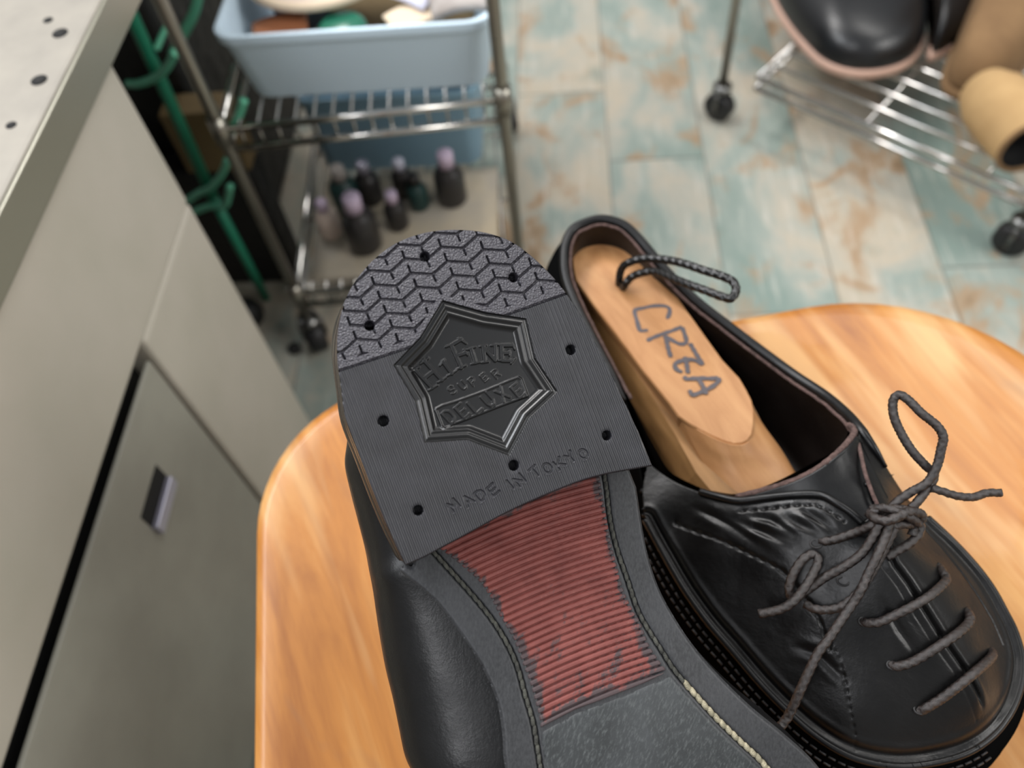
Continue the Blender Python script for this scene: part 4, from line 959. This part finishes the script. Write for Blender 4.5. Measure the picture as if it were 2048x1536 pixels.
slab_('leather_scrap', (-.252, .665, .376), .05, .035, .004, .1, .2, 'orange_leather', 'orange-brown leather scrap under the pinkish felt pad', 'scrap', .004)
slab_('paper_sheet', (-.130, .705, .394), .06, .07, .0015, .12, -.5, 'paper_lilac', 'folded lilac-white sheet beside the green tin', 'paper', .006)
slab_('leather_scrap', (-.130, .660, .385), .045, .03, .003, .1, .5, 'cream_edge', 'tan leather strip in front of the lilac sheet', 'scrap', .003)
slab_('cloth', (-.092, .680, .392), .05, .07, .006, .05, .2, 'cloth_taupe', 'crumpled taupe cloth at the right end of the pale blue bin', 'cloth', .006)
slab_('cardboard_liner', (-.178, .78, .345), .19, .24, .004, 0, 0, 'olive_card', 'brown cardboard liner at the bottom of the upper bin', 'cardboard')
e = empty('grey_pot', (-.250, .735, .345), 'tall slate-grey pot at the left end of the pale blue bin', 'pot')
link('wall', MB().lathe([(0, 0), (.026, 0), (.032, .085), (.029, .085), (.024, .004), (0, .004)], (-.250, .735, .345)).mesh(), 'grey_pot', e)
# bottles in the lower bin
slab_('paper_sheet', (-.190, .694, .1045), .215, .165, .002, 0, 0.03, 'card_grey', 'grey-beige paper on the lower shelf under the bottles', 'paper')
protoB = None
bl = [('dark bottle with a pinkish lilac cap standing for a highlight, largest and nearest the shelf front', 'bottle_dark', 'cap_highlight', (700, 392), 1.2, .5), ('slim dark bottle with a lilac cap standing for a highlight, right of the largest bottle', 'bottle_dark', 'cap_highlight', (780, 385), .8, .3),
      ('pale pink jar at the left front of the lower shelf', 'felt_pink', 'cap_highlight', (640, 402), .8, -.3), ('dark bottle in the back row with a grey metal cap', 'bottle_dark', 'pull_metal', (722, 325), .9, -.4),
      ('teal glass bottle in the back row beside the dark one', 'bottle_teal', 'cloth_taupe', (672, 335), 1.0, .2), ('brown-black bottle with a lilac cap standing for a highlight at the right end of the back row', 'bottle_dark', 'cap_highlight', (888, 305), 1.1, .4),
      ('small dark teal bottle standing between the back bottles', 'bottle_teal', 'bottle_dark', (826, 350), .75, .1), ('dark bottle with a pale cap in the middle of the back row', 'bottle_dark', 'paper_lilac', (795, 318), .8, -.1)]
for i, (lb, m1_, m2_, p, sc2, ti) in enumerate(bl):
    hgt = .052*sc2; c = PZ(p[0], p[1], .107+hgt*1.25); c[1] = min(c[1], .762-.003*i); c = (c[0], c[1], .107)
    e = empty('bottle', c, lb, 'bottle', 'bottles on the lower shelf'); r_ = .0165*sc2
    link('glass_body', MB().lathe([(0, 0), (r_*.9, 0), (r_, .003), (r_, hgt*.68), (r_*.8, hgt*.82), (r_*.42, hgt*.92), (r_*.42, hgt)], c, 22).mesh(), m1_, e)
    link('cap', MB().lathe([(r_*.42, hgt*.93), (r_*.52, hgt*.93), (r_*.52, hgt*1.22), (r_*.44, hgt*1.26), (0, hgt*1.26)], c, 22).mesh(), m2_, e)  # lilac caps stand in for highlights

# ================================================================== things between cabinet and cart
gr = empty('green_rack', (-.37, .70, 0), 'green enamelled wire rack with curved hooks, between the cabinet and the cart', 'rack')
y0 = .66
gp = [PY(235, -30, y0), PY(258, 20, y0), PY(425, 392, y0)]
link('pole', MB().tube([gp[0]+(gp[0]-gp[2])*.4, gp[1], gp[2]], .0062, 14).mesh(), 'green_enamel', gr)
lowp = gp[2]; link('leg', MB().tube([lowp, (lowp[0]-.005, lowp[1]+.01, .004)], .0055, 12).mesh(), 'green_enamel', gr)
def hook(pix, y=y0, r_=.004, dy=0): return link('hook', MB().tube(catmull([PY(a, b, y+dd) for a, b, dd in pix], 8), r_, 10).mesh(), 'green_light', gr)
hook([(256, 168, .0), (275, 168, -.005), (305, 158, -.01), (330, 140, -.015), (350, 105, -.02)])
hook([(375, 402, 0), (400, 385, -.005), (425, 372, -.01), (445, 345, -.015), (455, 320, -.02)])
hook([(385, 425, 0), (420, 412, -.005), (448, 412, -.01), (456, 395, -.015), (460, 372, -.02)])
hook([(345, 110, .03), (368, 65, .03), (388, 25, .03), (400, -30, .03)], r_=.005)
hook([(462, 262, -.03), (478, 230, -.03), (488, 200, -.03)], y=.64)
hook([(312, 100, 0), (325, 70, .01), (340, 40, .02)], r_=.003)
o = part('recess_shade_block', 'black_bag', None, (-.80, -.405, .74, 1.25, 0, .52), bv=.01); o.location = o.location; tag(o, 'black block added for the shade in the recess behind the green rack', 'box')  # added black block, stands for a recess lying in shade
o = part('cardboard_box', 'olive_card', None, (-.425, -.352, .700, .735, .19, .27), bv=.002); tag(o, 'small olive-brown carton behind the green pole', 'carton')
o = part('black_crate', 'black_bag', None, (-.56, -.352, .70, .738, 0, .189), bv=.004); tag(o, 'low black crate under the olive carton', 'crate')
bgw = empty('floor_stand', PZ(465, 470, .0), 'squat dark round stand on the floor below the green hooks', 'stand')
c = PZ(455, 455, .035); link('base', MB().lathe([(0, 0), (.035, 0), (.040, .006), (.036, .022), (.014, .034), (0, .036)], (c[0], c[1], .0)).mesh(), 'black_bag', bgw)
c = PZ(487, 617, .02); o = link('door_stop', MB().lathe([(0, 0), (.020, 0), (.022, .010), (.016, .024), (0, .030)], (c[0], c[1], 0.)).mesh(), 'caster_rubber', None, base=(c[0], c[1], 0)); tag(o, 'small black rubber stop on the floor beside the cabinet corner', 'door stop')
c = PZ(588, 695, .005); o = link('rubber_foot', MB().lathe([(0, 0), (.008, 0), (.008, .006), (0, .008)], (c[0], c[1], 0.)).mesh(), 'caster_rubber', None, base=(c[0], c[1], 0)); tag(o, 'tiny black rubber disc on the floor near the cart caster', 'disc')

# ================================================================== SHOE RACK (top right)
P1 = np.array([.22, .98]); P2 = np.array([.536, .704]); dr_ = (P2-P1)/np.linalg.norm(P2-P1); nr = np.array([-dr_[1], dr_[0]])
Q2 = P1+dr_*.62
rk = empty('shoe_rack', (*(P1+dr_*.3+nr*.15), 0), 'chromed wire shoe rack on black casters, carrying boots at the top right', 'rack')
rc = [P1, P1+dr_*.62, P1+nr*.34, P1+dr_*.62+nr*.34]
rpst = [P1, P2, P1+nr*.34, P2+nr*.34]
for x, y in rpst:
    if (x, y) == tuple(P2) or (x, y) == tuple(P2+nr*.34): ztop = .30
    else: ztop = .42
    link('post', MB().cyl((x, y, .05), (x, y, ztop), .006, 16).mesh(), 'post_metal', rk); caster(rk, x, y, .021, .9)
rc2 = [P1+dr_*.05, P2+dr_*.10, P1+nr*.34+dr_*.05, P2+nr*.34+dr_*.10]
wire_shelf(rk, rc2, .088, 10, rails=((0, .0036), (-.016, .0034)), along=False, rw=.0024)
BZ = .0925
def boot(name, outline, base_z, label, m_up, m_sole, domeh, toe_dir, shaft=None, welt=.0022):
    e = empty(name, (outline[:, 0].mean(), outline[:, 1].mean(), base_z), label, 'boot', None)
    P = np.array(catmull([tuple(q) for q in outline], 6, closed=True)); P = resample(P, 72, closed=True)
    def rg(k_, z, sh=(0, 0)): 
        q = offset_poly(P, k_); return [(q[i, 0]+sh[0], q[i, 1]+sh[1], base_z+z) for i in range(len(q))]
    v, f = loft([rg(-.002, 0), rg(.0, .003), rg(.0005, .010), rg(-.001, .0125), rg(-.02, .0125)]); link('sole', pyd(v, f), m_sole, e, label='pale pinkish welted sole' if m_sole == 'boot_sole' else None)
    c = P.mean(0); td = np.array(toe_dir)
    rings = []
    for s_, z, sh in ((1, .0120, 0), (1.0, .030, 0), (.955, .048, .0), (.86, .060, -.004), (.74, .070, -.012), (.60, .082, -.026), (.50, .100, -.036), (.46, .14, -.04), (.46, .20, -.042), (.47, .25, -.044)):
        q = c+(P-c)*s_ + td*sh; q = q if s_ > .97 else q
        if s_ >= .95: q = offset_poly(q, -welt)
        rings.append([(a, b, base_z+z*domeh) for a, b in q])
    v, f = loft(rings, caps=False); o = link('upper', pyd(v, f), m_up, e, label=None); solid(o, .003); subsurf(o, 1)
    return e, c, td
def outl_px(pts, z): return np.array([PZ(a, b, z)[:2] for a, b in pts])
b1 = outl_px([(1545, 0), (1572, 48), (1608, 92), (1645, 126), (1700, 145), (1760, 145), (1815, 128), (1842, 100), (1850, 55), (1838, 0), (1815, -60), (1790, -130), (1755, -200), (1700, -240), (1640, -235), (1590, -190), (1555, -110), (1535, -50)], BZ+.01)
b2_ = outl_px([(1858, 112), (1890, 103), (1922, 84), (1944, 48), (1950, -10), (1938, -80), (1905, -160), (1870, -230), (1820, -250), (1800, -215), (1812, -150), (1830, -90), (1852, -20), (1860, 50)], BZ+.01)
tdir = (b1[4]-b1[13]); tdir /= np.linalg.norm(tdir)
for ol, lb in ((b1, 'black lace-up boot with a pale pink sole, nearer one of the pair on the rack'), (b2_, 'black leather boot with a pale pink sole, partly behind its nearer mate on the rack')):
    e, c, td = boot('work_boot', ol, BZ, lb, 'boot_black', 'boot_sole', .95, tdir)
    e['group'] = 'black boots on the rack'
    sd = np.array([-td[1], td[0]])
    for i in range(4):
        m_ = c-td*(.0+.012*i); z = BZ+.066+.013*i
        link('lace', MB().tube(catmull([(*(m_+sd*.022), z-.008), (*(m_+td*.008), z+.004), (*(m_-sd*.022), z-.008)], 6), .0022, 8).mesh(), 'caster_rubber', e)
    tg = c-td*.04; link('tongue', MB().tube([(*(c+td*.012), BZ+.068), (*(c-td*.012), BZ+.10), (*(tg+td*.02), BZ+.18)], [.012, .016, .018], 14).mesh(), 'boot_black', e)
b3 = outl_px([(1885, 150), (1890, 175), (1925, 192), (1975, 190), (2020, 168), (2055, 130), (2075, 70), (2080, 0), (2060, -80), (2020, -120), (1975, -100), (1945, -40), (1925, 30), (1905, 90)], BZ+.01)
td3 = b3[2]-b3[9]; td3 /= np.linalg.norm(td3)
e, c, td = boot('suede_boot', b3, BZ, 'brown suede boot standing at the right edge, behind the tan one', 'suede_brown', 'suede_brown', 1.25, td3)
# tan boot lying with its open shaft towards the lens
def tube_boot():
    e = empty('suede_boot', PZ(2010, 235, BZ), 'tan suede boot lying on the rack with its dark open shaft at the right edge', 'boot')
    ax = [PZ(1960, 172, BZ+.035), PZ(1985, 200, BZ+.04), PZ(2015, 230, BZ+.045), PZ(2040, 262, BZ+.045), PZ(2062, 292, BZ+.045)]
    P = catmull(ax, 6); n = len(P); rr = np.interp(np.linspace(0, 1, n), [0, .12, .3, .6, 1], [.014, .030, .038, .040, .036])
    v, f = tube_geo(P, rr, 28); f = [q for q in f if len(q) == 4] + [f[-2]]
    o = link('upper', pyd(v, f), 'suede_tan', e, label='tan suede'); 
    ti = (P[-1]-P[-5]); ti /= np.linalg.norm(ti)
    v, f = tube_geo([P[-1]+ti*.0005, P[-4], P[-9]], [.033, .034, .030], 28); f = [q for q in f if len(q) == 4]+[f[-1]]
    link('opening', pyd(v, f), 'hollow_shade', e, label='inside of the shaft, its shade painted black')
    u_ = np.cross(ti, [0, 0, 1.]); u_ /= np.linalg.norm(u_); w_ = np.cross(ti, u_)
    link('cuff', MB().tube([P[-1]+(.0345*(math.cos(a)*u_+math.sin(a)*w_)) for a in np.linspace(0, 2*PI, 30)[:-1]], .003, 8, closed=True).mesh(), 'suede_brown', e)
tube_boot()
